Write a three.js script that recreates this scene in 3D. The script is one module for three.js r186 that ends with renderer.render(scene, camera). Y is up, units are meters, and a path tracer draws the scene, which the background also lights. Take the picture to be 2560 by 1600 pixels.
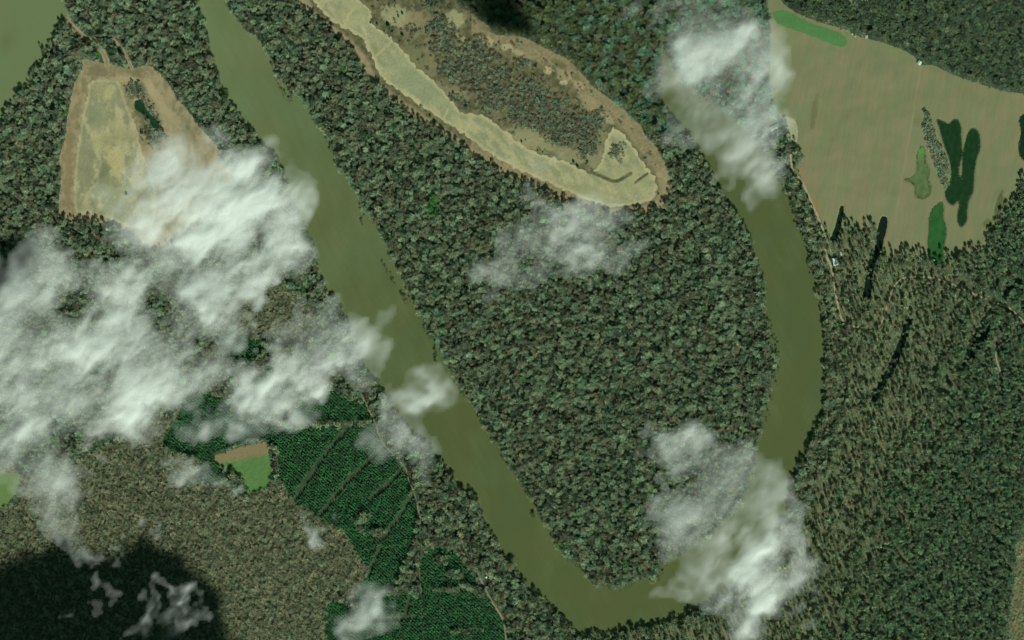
import * as THREE from 'three';
import { mergeGeometries } from 'three/addons/utils/BufferGeometryUtils.js';
import { createNoise2D } from 'simplex-noise';

// ---------------------------------------------------------------- camera, sky, sun, exposure
const EYE = 9000, CLOUD_Y = 1500;
const scene = new THREE.Scene();
const camera = new THREE.PerspectiveCamera(2 * Math.atan(800 / EYE) * 180 / Math.PI, 1.6, 100, 20000);
camera.position.set(0, EYE, 0);
camera.up.set(0, 0, -1);
camera.lookAt(0, 0, 0);
camera.updateMatrixWorld();

const renderer = new THREE.WebGLRenderer({ antialias: true });
renderer.toneMapping = THREE.LinearToneMapping;
renderer.toneMappingExposure = 1.0;
renderer.shadowMap.enabled = true;

{ // clear winter sky, deep overhead and paler towards the horizon
  const w = 64, h = 32, d = new Float32Array(w * h * 4);
  for (let y = 0; y < h; y++) {
    const e = Math.max(0, Math.sin(((y + 0.5) / h - 0.5) * Math.PI)), k = Math.pow(1 - e, 2.5);
    for (let x = 0; x < w; x++) d.set([0.026 + 0.08 * k, 0.082 + 0.09 * k, 0.076 + 0.09 * k, 1], (y * w + x) * 4);
  }
  const sky = new THREE.DataTexture(d, w, h, THREE.RGBAFormat, THREE.FloatType);
  sky.mapping = THREE.EquirectangularReflectionMapping;
  sky.magFilter = THREE.LinearFilter; sky.needsUpdate = true;
  scene.background = sky; scene.environment = sky;
}
const SUN_EL = 37 * Math.PI / 180, SUN_AZ = 18 * Math.PI / 180;
const sunDir = new THREE.Vector3(Math.sin(SUN_AZ) * Math.cos(SUN_EL), Math.sin(SUN_EL), Math.cos(SUN_AZ) * Math.cos(SUN_EL));
const sun = new THREE.DirectionalLight(new THREE.Color().setRGB(0.955, 0.995, 0.89), 4.8);
sun.position.copy(sunDir).multiplyScalar(6000);
sun.castShadow = true;
Object.assign(sun.shadow.camera, { left: -3200, right: 3200, top: 3200, bottom: -3200, near: 10, far: 14000 });
sun.shadow.mapSize.set(4096, 4096);
scene.add(sun, sun.target);

// ---------------------------------------------------------------- helpers
let seed = 12345;
const rnd = () => { seed = (seed + 0x6d2b79f5) | 0; let t = Math.imul(seed ^ (seed >>> 15), 1 | seed); t = (t + Math.imul(t ^ (t >>> 7), 61 | t)) ^ t; return ((t ^ (t >>> 14)) >>> 0) / 4294967296; };
const rr = (a, b) => a + (b - a) * rnd();
const noise = createNoise2D(rnd), noiseB = createNoise2D(rnd);
const fbm = (x, y, o = 4, n = noise) => { let s = 0, a = 0.5, f = 1; for (let i = 0; i < o; i++) { s += a * n(x * f, y * f); a *= 0.5; f *= 2.03; } return s; };   // about -1..1
const clamp = (x, a = 0, b = 1) => Math.min(b, Math.max(a, x));
const sstep = (a, b, x) => { const t = clamp((x - a) / (b - a)); return t * t * (3 - 2 * t); };
const mix = (a, b, t) => a + (b - a) * t;
const mix3 = (a, b, t) => [mix(a[0], b[0], t), mix(a[1], b[1], t), mix(a[2], b[2], t)];
const X = (px) => px - 1280, Z = (py) => py - 800;               // one map unit is one metre; north is -z

function smooth(pts, closed = true, step = 8) {
  const c = new THREE.CatmullRomCurve3(pts.map(([x, y]) => new THREE.Vector3(x, y, 0)), closed, 'centripetal');
  const n = Math.max(12, Math.round(c.getLength() / step));
  return c.getPoints(n).map((p) => [p.x, p.y]).slice(0, closed ? n : n + 1);
}
function polySdf(pts) {                                            // signed distance, negative inside; far away only a bound
  let x0 = 1e9, y0 = 1e9, x1 = -1e9, y1 = -1e9;
  for (const [x, y] of pts) { x0 = Math.min(x0, x); y0 = Math.min(y0, y); x1 = Math.max(x1, x); y1 = Math.max(y1, y); }
  const f = (x, y) => {
    const ox = Math.max(x0 - x, 0, x - x1), oy = Math.max(y0 - y, 0, y - y1);
    if (ox * ox + oy * oy > 8100) return Math.hypot(ox, oy);
    let d = 1e18, inside = false;
    for (let i = 0, j = pts.length - 1; i < pts.length; j = i++) {
      const ax = pts[j][0], ay = pts[j][1], ex = pts[i][0] - ax, ey = pts[i][1] - ay, wx = x - ax, wy = y - ay;
      const t = clamp((wx * ex + wy * ey) / (ex * ex + ey * ey + 1e-9)), bx = wx - ex * t, by = wy - ey * t;
      d = Math.min(d, bx * bx + by * by);
      if ((ay > y) !== (pts[i][1] > y) && x < ex * (y - ay) / (pts[i][1] - ay) + ax) inside = !inside;
    }
    return inside ? -Math.sqrt(d) : Math.sqrt(d);
  };
  f.box = [x0, y0, x1, y1];
  return f;
}
const numbers = new Map();
function numbered(name) { const n = numbers.get(name) ?? 0; numbers.set(name, n + 1); return n ? name + '_' + String(n).padStart(3, '0') : name; }
function put(o, name, data) { o.name = numbered(name); Object.assign(o.userData, data); o.traverse((m) => { if (m.isMesh) m.castShadow = m.receiveShadow = true; }); scene.add(o); return o; }
function part(geometry, material, name, parent) { const m = new THREE.Mesh(geometry, material); m.name = name; parent.add(m); return m; }
const mat = (r, g, b, rough = 0.9, more = {}) => new THREE.MeshStandardMaterial({ color: new THREE.Color().setRGB(r, g, b), roughness: rough, ...more });
const soilMat = new THREE.MeshStandardMaterial({ vertexColors: true, roughness: 1 });

// ---------------------------------------------------------------- the map: outlines in metres from the north-west corner
const lakePts = [[440, -150], [470, -70], [492, 0], [500, 34], [514, 74], [519, 111], [527, 148], [540, 180], [550, 222], [569, 251], [593, 280], [608, 310], [630, 331], [656, 370], [690, 400], [706, 434], [719, 466], [727, 506], [745, 545], [768, 590], [788, 638], [799, 678], [812, 712], [826, 735], [852, 775], [872, 815], [884, 852], [905, 906], [931, 948], [957, 985], [972, 1003], [992, 1038], [1010, 1065], [1036, 1088], [1069, 1123], [1090, 1144], [1114, 1170], [1137, 1202], [1150, 1226], [1182, 1239], [1196, 1261], [1204, 1300], [1222, 1324], [1238, 1348], [1253, 1382], [1276, 1403], [1288, 1432], [1312, 1459], [1330, 1486], [1359, 1500], [1376, 1521], [1404, 1544], [1423, 1565], [1440, 1586], [1462, 1598], [1492, 1588], [1515, 1594], [1545, 1589], [1597, 1576], [1650, 1570], [1693, 1554], [1748, 1530], [1790, 1512], [1850, 1475], [1900, 1420], [1934, 1370], [1954, 1324], [1967, 1293], [1973, 1253], [1979, 1226], [1990, 1200], [1999, 1168], [2015, 1136], [2034, 1104], [2047, 1065], [2058, 1028], [2064, 985], [2066, 932], [2066, 879], [2061, 826], [2056, 775], [2043, 725], [2032, 678], [2026, 638], [2017, 604], [2004, 572], [1993, 549], [1979, 524], [1968, 493], [1952, 458], [1933, 421], [1915, 390], [1890, 350], [1850, 310], [1790, 268], [1740, 235], [1700, 200], [1672, 150], [1660, 90], [1650, 95], [1655, 160], [1662, 220], [1652, 250], [1664, 278], [1700, 318], [1728, 352], [1752, 388], [1772, 426], [1792, 466], [1812, 506], [1836, 530], [1859, 561], [1875, 596], [1884, 633], [1897, 673], [1909, 704], [1914, 744], [1912, 780], [1918, 815], [1930, 850], [1937, 890], [1936, 930], [1926, 970], [1915, 1000], [1910, 1035], [1902, 1075], [1890, 1130], [1880, 1180], [1862, 1235], [1835, 1278], [1790, 1325], [1740, 1360], [1693, 1385], [1661, 1412], [1645, 1430], [1634, 1450], [1596, 1448], [1571, 1463], [1531, 1466], [1505, 1459], [1487, 1464], [1470, 1449], [1462, 1425], [1449, 1411], [1428, 1401], [1412, 1386], [1394, 1364], [1386, 1343], [1378, 1321], [1359, 1306], [1346, 1282], [1333, 1253], [1312, 1229], [1299, 1205], [1280, 1178], [1268, 1160], [1251, 1128], [1230, 1091], [1209, 1059], [1190, 1028], [1174, 1006], [1163, 983], [1146, 964], [1128, 926], [1114, 898], [1093, 860], [1070, 832], [1061, 803], [1050, 790], [1037, 765], [1024, 733], [1010, 704], [997, 672], [981, 646], [965, 612], [947, 583], [933, 555], [915, 530], [904, 500], [887, 479], [873, 444], [852, 424], [840, 398], [828, 370], [819, 344], [799, 312], [780, 288], [767, 265], [752, 246], [725, 228], [703, 201], [690, 175], [675, 148], [660, 116], [640, 92], [618, 80], [604, 66], [592, 45], [574, 28], [562, 0], [545, -60], [530, -150]];
const westLakePts = [[150, -150], [160, -60], [165, 0], [168, 28], [158, 55], [150, 84], [126, 118], [117, 153], [90, 176], [80, 208], [53, 240], [26, 272], [6, 302], [-20, 330], [-90, 380], [-300, 460], [-500, 300], [-400, -150]];
const pondBig = [[2343, 299], [2358, 304], [2372, 310], [2381, 302], [2389, 299], [2399, 310], [2402, 345], [2404, 385], [2399, 405], [2396, 425], [2398, 440], [2402, 445], [2406, 434], [2407, 400], [2408, 382], [2413, 360], [2422, 330], [2433, 321], [2445, 332], [2449, 368], [2440, 395], [2435, 428], [2431, 478], [2423, 495], [2417, 519], [2415, 551], [2404, 565], [2396, 556], [2394, 538], [2399, 511], [2393, 500], [2383, 511], [2367, 498], [2364, 479], [2371, 466], [2379, 440], [2376, 405], [2368, 380], [2356, 345], [2349, 317]];
const pondOlive = [[2304, 365], [2311, 384], [2313, 402], [2322, 428], [2319, 448], [2326, 466], [2320, 488], [2304, 494], [2289, 487], [2288, 466], [2278, 454], [2262, 448], [2277, 444], [2292, 432], [2293, 400], [2296, 382]];
const pondGreen = [[2354, 506], [2357, 543], [2364, 580], [2357, 625], [2358, 656], [2340, 660], [2322, 630], [2323, 572], [2325, 540], [2335, 519]];
const pondEast = [[2575, 285], [2550, 293], [2553, 331], [2547, 362], [2553, 393], [2580, 402], [2600, 340]];
const ribbonPts = (pts, w) => { // a narrow closed outline round a polyline, widths per point
  const l = [], r = [];
  pts.forEach(([x, y], i) => { const a = pts[Math.max(0, i - 1)], b = pts[Math.min(pts.length - 1, i + 1)], dx = b[0] - a[0], dy = b[1] - a[1], n = Math.hypot(dx, dy), k = w[i] / 2; l.push([x - dy / n * k, y + dx / n * k]); r.push([x + dy / n * k, y - dx / n * k]); });
  return l.concat(r.reverse());
};
const sloughs = [
  ribbonPts([[2106, 515], [2100, 545], [2093, 572], [2084, 598]], [4, 11, 12, 10]),
  ribbonPts([[2211, 543], [2207, 565], [2201, 595], [2193, 632], [2180, 655], [2175, 680], [2170, 720], [2166, 745]], [10, 20, 17, 16, 14, 13, 16, 14]),
  ribbonPts([[2276, 796], [2262, 835], [2243, 885], [2226, 925], [2209, 952], [2194, 980], [2182, 1008]], [10, 13, 15, 17, 15, 10, 7]),
  ribbonPts([[2468, 808], [2455, 835], [2436, 868], [2418, 905], [2402, 930]], [14, 30, 28, 16, 8]),
  ribbonPts([[2552, 696], [2535, 715], [2508, 748]], [10, 14, 8]),
];
const nwPool = [[340, 252], [354, 250], [362, 268], [375, 285], [392, 300], [398, 318], [388, 322], [372, 300], [352, 281], [338, 270]];
const waters = [
  { name: 'lake_water', pts: smooth(lakePts), label: 'wide olive green horseshoe lake curving round the wooded peninsula' },
  { name: 'lake_water', pts: smooth(westLakePts), label: 'green lake water in the north-west corner' },
  { name: 'pond_water', pts: smooth(pondBig, true, 4), label: 'dark forked pond in the tan field', c: [0.012, 0.040, 0.014] },
  { name: 'pond_water', pts: smooth(pondOlive, true, 4), label: 'olive pond with a pale tip in the tan field', c: [0.105, 0.155, 0.060] },
  { name: 'pond_water', pts: smooth(pondGreen, true, 4), label: 'leaf shaped green pond at the field edge', c: [0.028, 0.105, 0.028] },
  { name: 'pond_water', pts: smooth(pondEast, true, 4), label: 'dark pond at the east edge of the field', c: [0.010, 0.028, 0.011] },
  ...sloughs.map((s, i) => ({ name: 'slough_water', pts: smooth(s, true, 4), label: ['short dark slough at the field corner', 'long dark slough running from the field into the wood', 'straight dark slough in the eastern wood', 'broad dark slough in the eastern wood', 'short slough near the east edge'][i], c: [0.008, 0.016, 0.010] })),
  { name: 'pool_water', pts: smooth(nwPool, true, 4), label: 'small green pool in the western clearing', c: [0.012, 0.045, 0.017] },
];
for (const w of waters) w.sdf = polySdf(w.pts);
const waterSdf = (x, y) => { let d = 1e9; for (const w of waters) d = Math.min(d, w.sdf(x, y)); return d; };

const fieldPts = [[1925, -120], [1960, -120], [1954, 0], [1986, 29], [2052, 56], [2118, 75], [2146, 90], [2198, 104], [2251, 122], [2288, 144], [2304, 161], [2333, 163], [2370, 181], [2417, 199], [2462, 213], [2502, 226], [2560, 234], [2700, 250], [2700, 430], [2556, 445], [2542, 500], [2522, 516], [2502, 548], [2484, 572], [2470, 595], [2468, 632], [2444, 627], [2396, 636], [2317, 639], [2264, 636], [2211, 636], [2204, 612], [2196, 574], [2174, 568], [2145, 573], [2116, 566], [2095, 586], [2079, 596], [2066, 574], [2046, 538], [2028, 500], [2004, 445], [1990, 421], [2006, 388], [1991, 365], [1989, 304], [1944, 288], [1928, 238], [1925, 100]];
const stripPts = [[1934, 32], [1962, 27], [1999, 44], [2039, 62], [2084, 77], [2112, 92], [2118, 106], [2107, 118], [2084, 112], [2039, 94], [1986, 75], [1946, 60], [1934, 48]];
const westClearPts = [[206, 148], [240, 155], [267, 158], [300, 166], [325, 172], [355, 165], [381, 168], [405, 190], [423, 212], [444, 246], [471, 278], [497, 315], [526, 347], [548, 376], [556, 400], [579, 424], [586, 446], [570, 490], [530, 540], [470, 590], [420, 622], [385, 632], [362, 622], [339, 602], [310, 581], [275, 565], [238, 557], [196, 552], [153, 544], [147, 511], [151, 466], [153, 426], [148, 400], [163, 344], [168, 299], [177, 251], [185, 212], [196, 190], [207, 164]];
const westMeadowPts = [[226, 205], [262, 198], [296, 205], [308, 235], [322, 275], [342, 320], [352, 370], [372, 420], [390, 480], [380, 560], [330, 570], [270, 545], [192, 530], [186, 470], [190, 400], [198, 340], [208, 280], [220, 235]];
const clearPts = [[700, -120], [751, 8], [788, 45], [823, 63], [843, 90], [866, 112], [894, 143], [907, 169], [920, 193], [939, 208], [976, 245], [1024, 282], [1063, 314], [1100, 328], [1143, 359], [1196, 399], [1240, 425], [1280, 447], [1306, 455], [1357, 473], [1412, 508], [1465, 524], [1518, 532], [1558, 541], [1597, 529], [1624, 540], [1634, 522], [1661, 518], [1681, 471], [1673, 440], [1669, 413], [1656, 397], [1643, 370], [1624, 350], [1611, 334], [1605, 317], [1582, 298], [1560, 274], [1518, 242], [1486, 219], [1455, 184], [1428, 155], [1380, 129], [1351, 113], [1315, 96], [1280, 86], [1240, 86], [1222, 66], [1190, 42], [1145, 8], [1050, -120]];
const meadowPts = [[740, -120], [788, 6], [823, 45], [860, 71], [905, 95], [912, 112], [931, 140], [947, 183], [968, 206], [1010, 235], [1063, 273], [1111, 304], [1161, 336], [1217, 378], [1280, 416], [1320, 434], [1380, 461], [1428, 482], [1465, 498], [1505, 513], [1558, 515], [1597, 508], [1629, 497], [1642, 474], [1634, 440], [1613, 414], [1596, 388], [1579, 363], [1558, 336], [1532, 322], [1517, 349], [1512, 378], [1502, 402], [1490, 424], [1478, 431], [1452, 424], [1407, 400], [1394, 397], [1346, 384], [1306, 365], [1280, 341], [1230, 304], [1196, 286], [1153, 279], [1129, 251], [1090, 209], [1037, 164], [1005, 122], [965, 85], [928, 55], [928, 26], [891, -5], [830, -120]];
const swFieldPts = [[534, 1141], [570, 1130], [600, 1118], [640, 1110], [674, 1108], [678, 1150], [680, 1200], [666, 1221], [645, 1230], [622, 1236], [608, 1204], [590, 1188], [563, 1178], [545, 1160]];
const swEdgePts = [[-40, 1170], [12, 1180], [48, 1186], [50, 1215], [38, 1250], [8, 1272], [-40, 1290]];
const scrubEastPts = [[2547, 1350], [2600, 1340], [2620, 1700], [2505, 1700], [2520, 1590], [2530, 1500], [2540, 1420]];
const yardPts = [[1944, 288], [1989, 303], [1989, 365], [1978, 368], [1966, 335], [1954, 305]];

const S = {};
for (const [k, p] of Object.entries({ field: fieldPts, strip: stripPts, westClear: westClearPts, westMeadow: westMeadowPts, clear: clearPts, meadow: meadowPts, swField: swFieldPts, swEdge: swEdgePts, scrubEast: scrubEastPts, yard: yardPts })) { S[k + 'Pts'] = smooth(p, true, 8); S[k] = polySdf(S[k + 'Pts']); }

const tracks = [
  { pts: [[1976, 385], [1978, 402], [1982, 426], [2002, 450], [2026, 500], [2052, 561], [2066, 598], [2064, 633], [2079, 672], [2089, 731], [2102, 792], [2118, 812], [2153, 818]], w: 5, c: [0.34, 0.30, 0.17], label: 'pale dirt track along the east bank of the lake' },
  { pts: [[2196, 820], [2206, 800], [2216, 770], [2232, 723], [2253, 697], [2290, 691], [2333, 695], [2370, 707], [2409, 723], [2449, 741], [2484, 755], [2523, 770], [2545, 790], [2580, 830]], w: 4.5, c: [0.30, 0.27, 0.15], label: 'thin curving dirt track through the eastern wood' },
  { pts: [[2523, 848], [2494, 871], [2490, 893], [2497, 918], [2507, 948]], w: 4, c: [0.27, 0.25, 0.15], label: 'short bent dirt track in the eastern wood' },
  { pts: [[884, 950], [912, 1004], [926, 1033], [939, 1059], [947, 1086], [960, 1112], [992, 1147], [1013, 1168], [1024, 1205], [1042, 1250], [1046, 1279], [1058, 1310]], w: 3.4, c: [0.21, 0.20, 0.12], label: 'dirt track between the pine rows and the lakeside wood' },
  { pts: [[1043, 1360], [1046, 1383], [1050, 1438], [1055, 1517], [1058, 1620]], w: 2.2, c: [0.15, 0.16, 0.10], label: 'straight track running south through the pines' },
  { pts: [[1140, 1360], [1159, 1385], [1180, 1415], [1200, 1446], [1214, 1474], [1222, 1491], [1238, 1517], [1259, 1554], [1267, 1610]], w: 5.5, c: [0.22, 0.21, 0.125], label: 'sandy track past the small sheds near the south shore' },
  { pts: [[655, 680], [674, 699], [700, 728], [727, 752], [767, 784], [790, 810]], w: 4, c: [0.22, 0.20, 0.12], label: 'faint track in the brown wood west of the lake' },
  { pts: [[140, 1226], [164, 1232], [200, 1243], [233, 1255], [286, 1277], [330, 1294], [380, 1310]], w: 4.5, c: [0.22, 0.19, 0.11], label: 'brown track through the south-western scrub' },
  { pts: [[163, 30], [172, 55], [200, 84], [235, 110], [258, 132], [266, 150], [268, 168]], w: 15, c: [0.26, 0.22, 0.125], label: 'sandy track leading from the north-west lake to the clearing' },
  { pts: [[282, 96], [296, 112], [312, 134], [322, 152], [332, 176]], w: 9, c: [0.25, 0.21, 0.125], label: 'short sandy spur north of the western clearing' },
];
for (const t of tracks) t.line = smooth(t.pts, false, 4);

const pines = [
  [[780, 985], [820, 975], [873, 998], [912, 1010], [932, 1050], [880, 1058], [812, 1056], [760, 1062], [720, 1066], [740, 1020]],
  [[684, 1068], [740, 1070], [812, 1066], [880, 1066], [933, 1060], [945, 1085], [958, 1112], [1008, 1168], [1020, 1205], [1040, 1252], [1043, 1306], [1038, 1332], [1030, 1362], [1010, 1405], [1000, 1440], [985, 1480], [960, 1480], [930, 1490], [905, 1500], [900, 1465], [926, 1424], [905, 1400], [878, 1358], [860, 1328], [799, 1296], [770, 1270], [746, 1262], [722, 1234], [706, 1205], [694, 1190], [698, 1131]],
  [[1058, 1482], [1120, 1478], [1194, 1484], [1232, 1510], [1258, 1552], [1260, 1568], [1160, 1574], [1062, 1578]],
  [[1062, 1586], [1160, 1583], [1264, 1580], [1266, 1680], [1062, 1680]],
  [[1054, 1405], [1090, 1365], [1143, 1385], [1166, 1412], [1188, 1462], [1120, 1470], [1056, 1470]],
  [[824, 1506], [850, 1505], [874, 1518], [872, 1570], [868, 1680], [826, 1680], [818, 1576]],
  [[900, 1500], [960, 1488], [1046, 1492], [1054, 1680], [882, 1680], [890, 1532]],
  [[408, 1112], [428, 1062], [486, 985], [545, 992], [600, 1040], [640, 1060], [684, 1064], [692, 1108], [640, 1098], [575, 1120], [536, 1138], [552, 1172], [560, 1200], [512, 1204], [500, 1150], [450, 1134]],
  [[560, 835], [590, 835], [640, 850], [660, 870], [620, 900], [560, 880]],
];
const pineLanes = [[[958, 1122], [878, 1194], [798, 1292]], [[822, 1125], [775, 1196], [740, 1250]], [[1012, 1168], [979, 1205], [926, 1250]], [[690, 1064], [812, 1058], [936, 1056]], [[952, 1370], [920, 1440]], [[1040, 1226], [1000, 1290], [962, 1345]], [[868, 1072], [806, 1145], [742, 1232]], [[1040, 1545], [930, 1552], [884, 1556]], [[1030, 1440], [905, 1500]], [[1024, 1500], [1014, 1540]]];
const pineGaps = [[905, 1298, 36, 15, -0.5], [948, 1334, 34, 18, 0.2], [905, 1325, 20, 10, 0.4], [1105, 1398, 26, 20, 0.2], [1140, 1436, 30, 16, 0.3], [1160, 1462, 20, 6, 0], [850, 1060, 40, 5, 0]];
const swWood = [[-200, 1120], [100, 1180], [250, 1120], [330, 1075], [400, 1030], [430, 1062], [408, 1112], [450, 1140], [500, 1160], [510, 1210], [560, 1205], [610, 1240], [700, 1208], [722, 1234], [770, 1270], [799, 1296], [860, 1328], [905, 1400], [926, 1424], [895, 1480], [880, 1500], [826, 1500], [815, 1580], [822, 1750], [-200, 1750]];
const westBrown = [[560, 780], [640, 690], [690, 680], [740, 740], [800, 800], [780, 850], [700, 860], [600, 830]];

// raster masks of the map, one cell per metre
const MW = 2960, MH = 2000, MO = 200;
function mask(draw) {
  const c = document.createElement('canvas'); c.width = MW; c.height = MH;
  const g = c.getContext('2d'); g.fillStyle = g.strokeStyle = '#fff'; g.lineCap = g.lineJoin = 'round';
  g.translate(MO, MO); draw(g);
  const d = g.getImageData(0, 0, MW, MH).data, a = new Uint8Array(MW * MH);
  for (let i = 0; i < a.length; i++) a[i] = d[i * 4 + 3] > 127 ? 1 : 0;
  return (x, y) => { const i = Math.round(x + MO), j = Math.round(y + MO); return i >= 0 && j >= 0 && i < MW && j < MH ? a[j * MW + i] : 0; };
}
const path = (g, pts, closed = true) => { g.beginPath(); pts.forEach(([x, y], i) => (i ? g.lineTo(x, y) : g.moveTo(x, y))); if (closed) g.closePath(); };
const mWater = mask((g) => { for (const w of waters) { path(g, w.pts); g.fill(); } });
const mSlough = mask((g) => { for (const w of waters) if (w.name === 'slough_water') { path(g, w.pts); g.fill(); } });
const mOpen = mask((g) => {
  for (const k of ['field', 'westClear', 'clear', 'swField', 'swEdge', 'yard']) { path(g, S[k + 'Pts']); g.fill(); }
  for (const t of tracks) { g.lineWidth = t.w + (t.pts[0][0] > 2150 ? 9 : t.pts[0][0] > 1300 || t.w > 8 ? 4 : 1); path(g, t.line, false); g.stroke(); }
  for (const [x, y, w, h] of [[2090, 652, 20, 26], [2104, 634, 8, 12], [1936, 326, 34, 40], [2298, 158, 14, 14], [1216, 1456, 12, 32]]) { g.fillRect(x - w / 2, y - h / 2, w, h); }
});
const mPine = mask((g) => { for (const p of pines) { path(g, smooth(p)); g.fill(); } g.globalCompositeOperation = 'destination-out'; g.lineWidth = 11; for (const l of pineLanes) { path(g, l, false); g.stroke(); } for (const [x, y, a, b, r] of pineGaps) { g.beginPath(); g.ellipse(x, y, a * 0.72, b * 0.72, r, 0, 7); g.fill(); } });
const mLane = mask((g) => { g.lineWidth = 11; for (const l of pineLanes) { path(g, l, false); g.stroke(); } g.globalCompositeOperation = 'destination-in'; for (const p of [0]) { g.beginPath(); for (const q of pines) { q.forEach(([x, y], i) => (i ? g.lineTo(x, y) : g.moveTo(x, y))); g.closePath(); } g.fill(); } });
const mSW = mask((g) => { path(g, smooth(swWood)); g.fill(); path(g, smooth(westBrown)); g.fill(); });
const mScrubE = mask((g) => { path(g, S.scrubEastPts); g.fill(); });

// height of the land; it falls below the water level inside every outline of water
const WATER_Y = -0.5;
function height(x, y, d = waterSdf(x, y)) {
  if (Math.abs(d) < 14) d += 2.2 * fbm(x / 8, y / 8, 2);
  const roll = (fbm(x / 170, y / 170, 3, noiseB) + 0.5) * 2.2;
  return roll * sstep(4, 70, d) - 3 * sstep(5, -6, d) + 0.25;
}

// a sheet over the map, cut along sdf = 0 and coloured by what lies there
function sheet(sdf, box, res, yOf, colorOf) {
  const [x0, y0, x1, y1] = box, nx = Math.ceil((x1 - x0) / res), ny = Math.ceil((y1 - y0) / res);
  const s = new Float32Array((nx + 1) * (ny + 1));
  for (let j = 0; j <= ny; j++) for (let i = 0; i <= nx; i++) s[j * (nx + 1) + i] = sdf(x0 + i * res, y0 + j * res);
  const pos = [], col = [], idx = [], made = new Map();
  const add = (key, x, y) => {
    let k = made.get(key);
    if (k === undefined) { k = pos.length / 3; made.set(key, k); pos.push(X(x), yOf(x, y), Z(y)); if (colorOf) col.push(...colorOf(x, y)); }
    return k;
  };
  const at = (n) => [x0 + (n % (nx + 1)) * res, y0 + Math.floor(n / (nx + 1)) * res];
  const vert = (n) => add(n, ...at(n));
  const cut = (a, b) => { if (a > b) [a, b] = [b, a]; const t = clamp(s[a] / (s[a] - s[b]), 0.02, 0.98), p = at(a), q = at(b); return add('c' + a + '_' + b, mix(p[0], q[0], t), mix(p[1], q[1], t)); };
  const tri = (a, b, c) => {
    const v = [a, b, c], out = [];
    for (let i = 0; i < 3; i++) { const p = v[i], q = v[(i + 1) % 3]; if (s[p] < 0) out.push(vert(p)); if ((s[p] < 0) !== (s[q] < 0)) out.push(cut(p, q)); }
    for (let i = 2; i < out.length; i++) idx.push(out[0], out[i - 1], out[i]);
  };
  for (let j = 0; j < ny; j++) for (let i = 0; i < nx; i++) { const a = j * (nx + 1) + i, b = a + 1, c = a + nx + 1, d = c + 1; if (s[a] >= 0 && s[b] >= 0 && s[c] >= 0 && s[d] >= 0) continue; tri(a, c, b); tri(b, c, d); }
  const g = new THREE.BufferGeometry();
  g.setAttribute('position', new THREE.Float32BufferAttribute(pos, 3));
  if (colorOf) g.setAttribute('color', new THREE.Float32BufferAttribute(col, 3));
  g.setIndex(idx); g.computeVertexNormals();
  return g;
}
const inset = (b, m) => [b[0] - m, b[1] - m, b[2] + m, b[3] + m];
const inFrame = (b) => [Math.max(b[0], -110), Math.max(b[1], -110), Math.min(b[2], 2670), Math.min(b[3], 1710)];

// ---------------------------------------------------------------- ground
const openSdf = (x, y) => Math.min(S.field(x, y), S.westClear(x, y), S.clear(x, y), S.swField(x, y));
function litter(x, y) {                                              // forest floor: leaf litter, bare earth; dark green base paints in canopy-gap shade
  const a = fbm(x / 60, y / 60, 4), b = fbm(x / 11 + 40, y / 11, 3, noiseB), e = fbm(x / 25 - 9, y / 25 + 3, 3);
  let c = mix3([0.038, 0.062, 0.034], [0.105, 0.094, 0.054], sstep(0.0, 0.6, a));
  if (x > lakeEast(y)) c = mix3(c, mix3([0.142, 0.158, 0.076], [0.195, 0.150, 0.078], sstep(0.15, 0.45, fbm(x / 14 + 70, y / 22, 3))), 0.95 * sstep(2600, 2250, x + 0.45 * Math.max(0, y - 850)) * sstep(-0.5, 0.3, e));
  if (mSW(x, y)) c = mix3(c, [0.105, 0.108, 0.055], 0.7);
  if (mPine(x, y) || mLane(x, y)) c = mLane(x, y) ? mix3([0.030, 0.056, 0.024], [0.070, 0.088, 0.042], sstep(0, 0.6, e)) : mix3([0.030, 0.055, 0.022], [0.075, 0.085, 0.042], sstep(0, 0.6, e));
  if (mScrubE(x, y)) c = mix3([0.105, 0.125, 0.058], [0.150, 0.135, 0.066], sstep(-0.4, 0.4, e));
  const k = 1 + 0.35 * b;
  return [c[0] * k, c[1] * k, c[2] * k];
}
function lakeEast(y) { const t = [[300, 2000], [500, 1975], [600, 2016], [700, 2036], [800, 2060], [930, 2066], [1030, 2058], [1100, 2035], [1200, 1990], [1320, 1955], [1400, 1915], [1500, 1820], [1560, 1690], [1600, 1500], [1700, 1470]]; if (y < 300) return 5000; for (let i = 1; i < t.length; i++) if (y < t[i][0]) return mix(t[i - 1][1], t[i][1], (y - t[i - 1][0]) / (t[i][0] - t[i - 1][0])); return 1470; }
{
  const axis = (a, b) => { const v = [-9000, -5000, -3000, -1800, -1000, -500, -250]; for (let x = a; x <= b; x += 5) v.push(x); return v.concat([250, 500, 1000, 1800, 3000, 5000, 9000].map((k) => b - 120 + k)); };
  const xs = axis(-120, 2680), ys = axis(-120, 1720), pos = [], col = [], idx = [];
  for (const y of ys) for (const x of xs) {
    const near = x > -300 && x < 2900 && y > -300 && y < 1900;
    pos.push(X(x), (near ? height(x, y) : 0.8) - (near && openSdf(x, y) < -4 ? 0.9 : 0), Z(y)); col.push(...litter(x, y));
  }
  const n = xs.length;
  for (let j = 0; j < ys.length - 1; j++) for (let i = 0; i < n - 1; i++) { const a = j * n + i, c = a + n; idx.push(a, c, a + 1, a + 1, c, c + 1); }
  const g = new THREE.BufferGeometry();
  g.setAttribute('position', new THREE.Float32BufferAttribute(pos, 3)); g.setAttribute('color', new THREE.Float32BufferAttribute(col, 3));
  g.setIndex(idx); g.computeVertexNormals();
  put(new THREE.Mesh(g, soilMat), 'ground', { kind: 'structure', label: 'brown leaf covered forest floor with canopy gap shade painted in dark green' });
}

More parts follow.
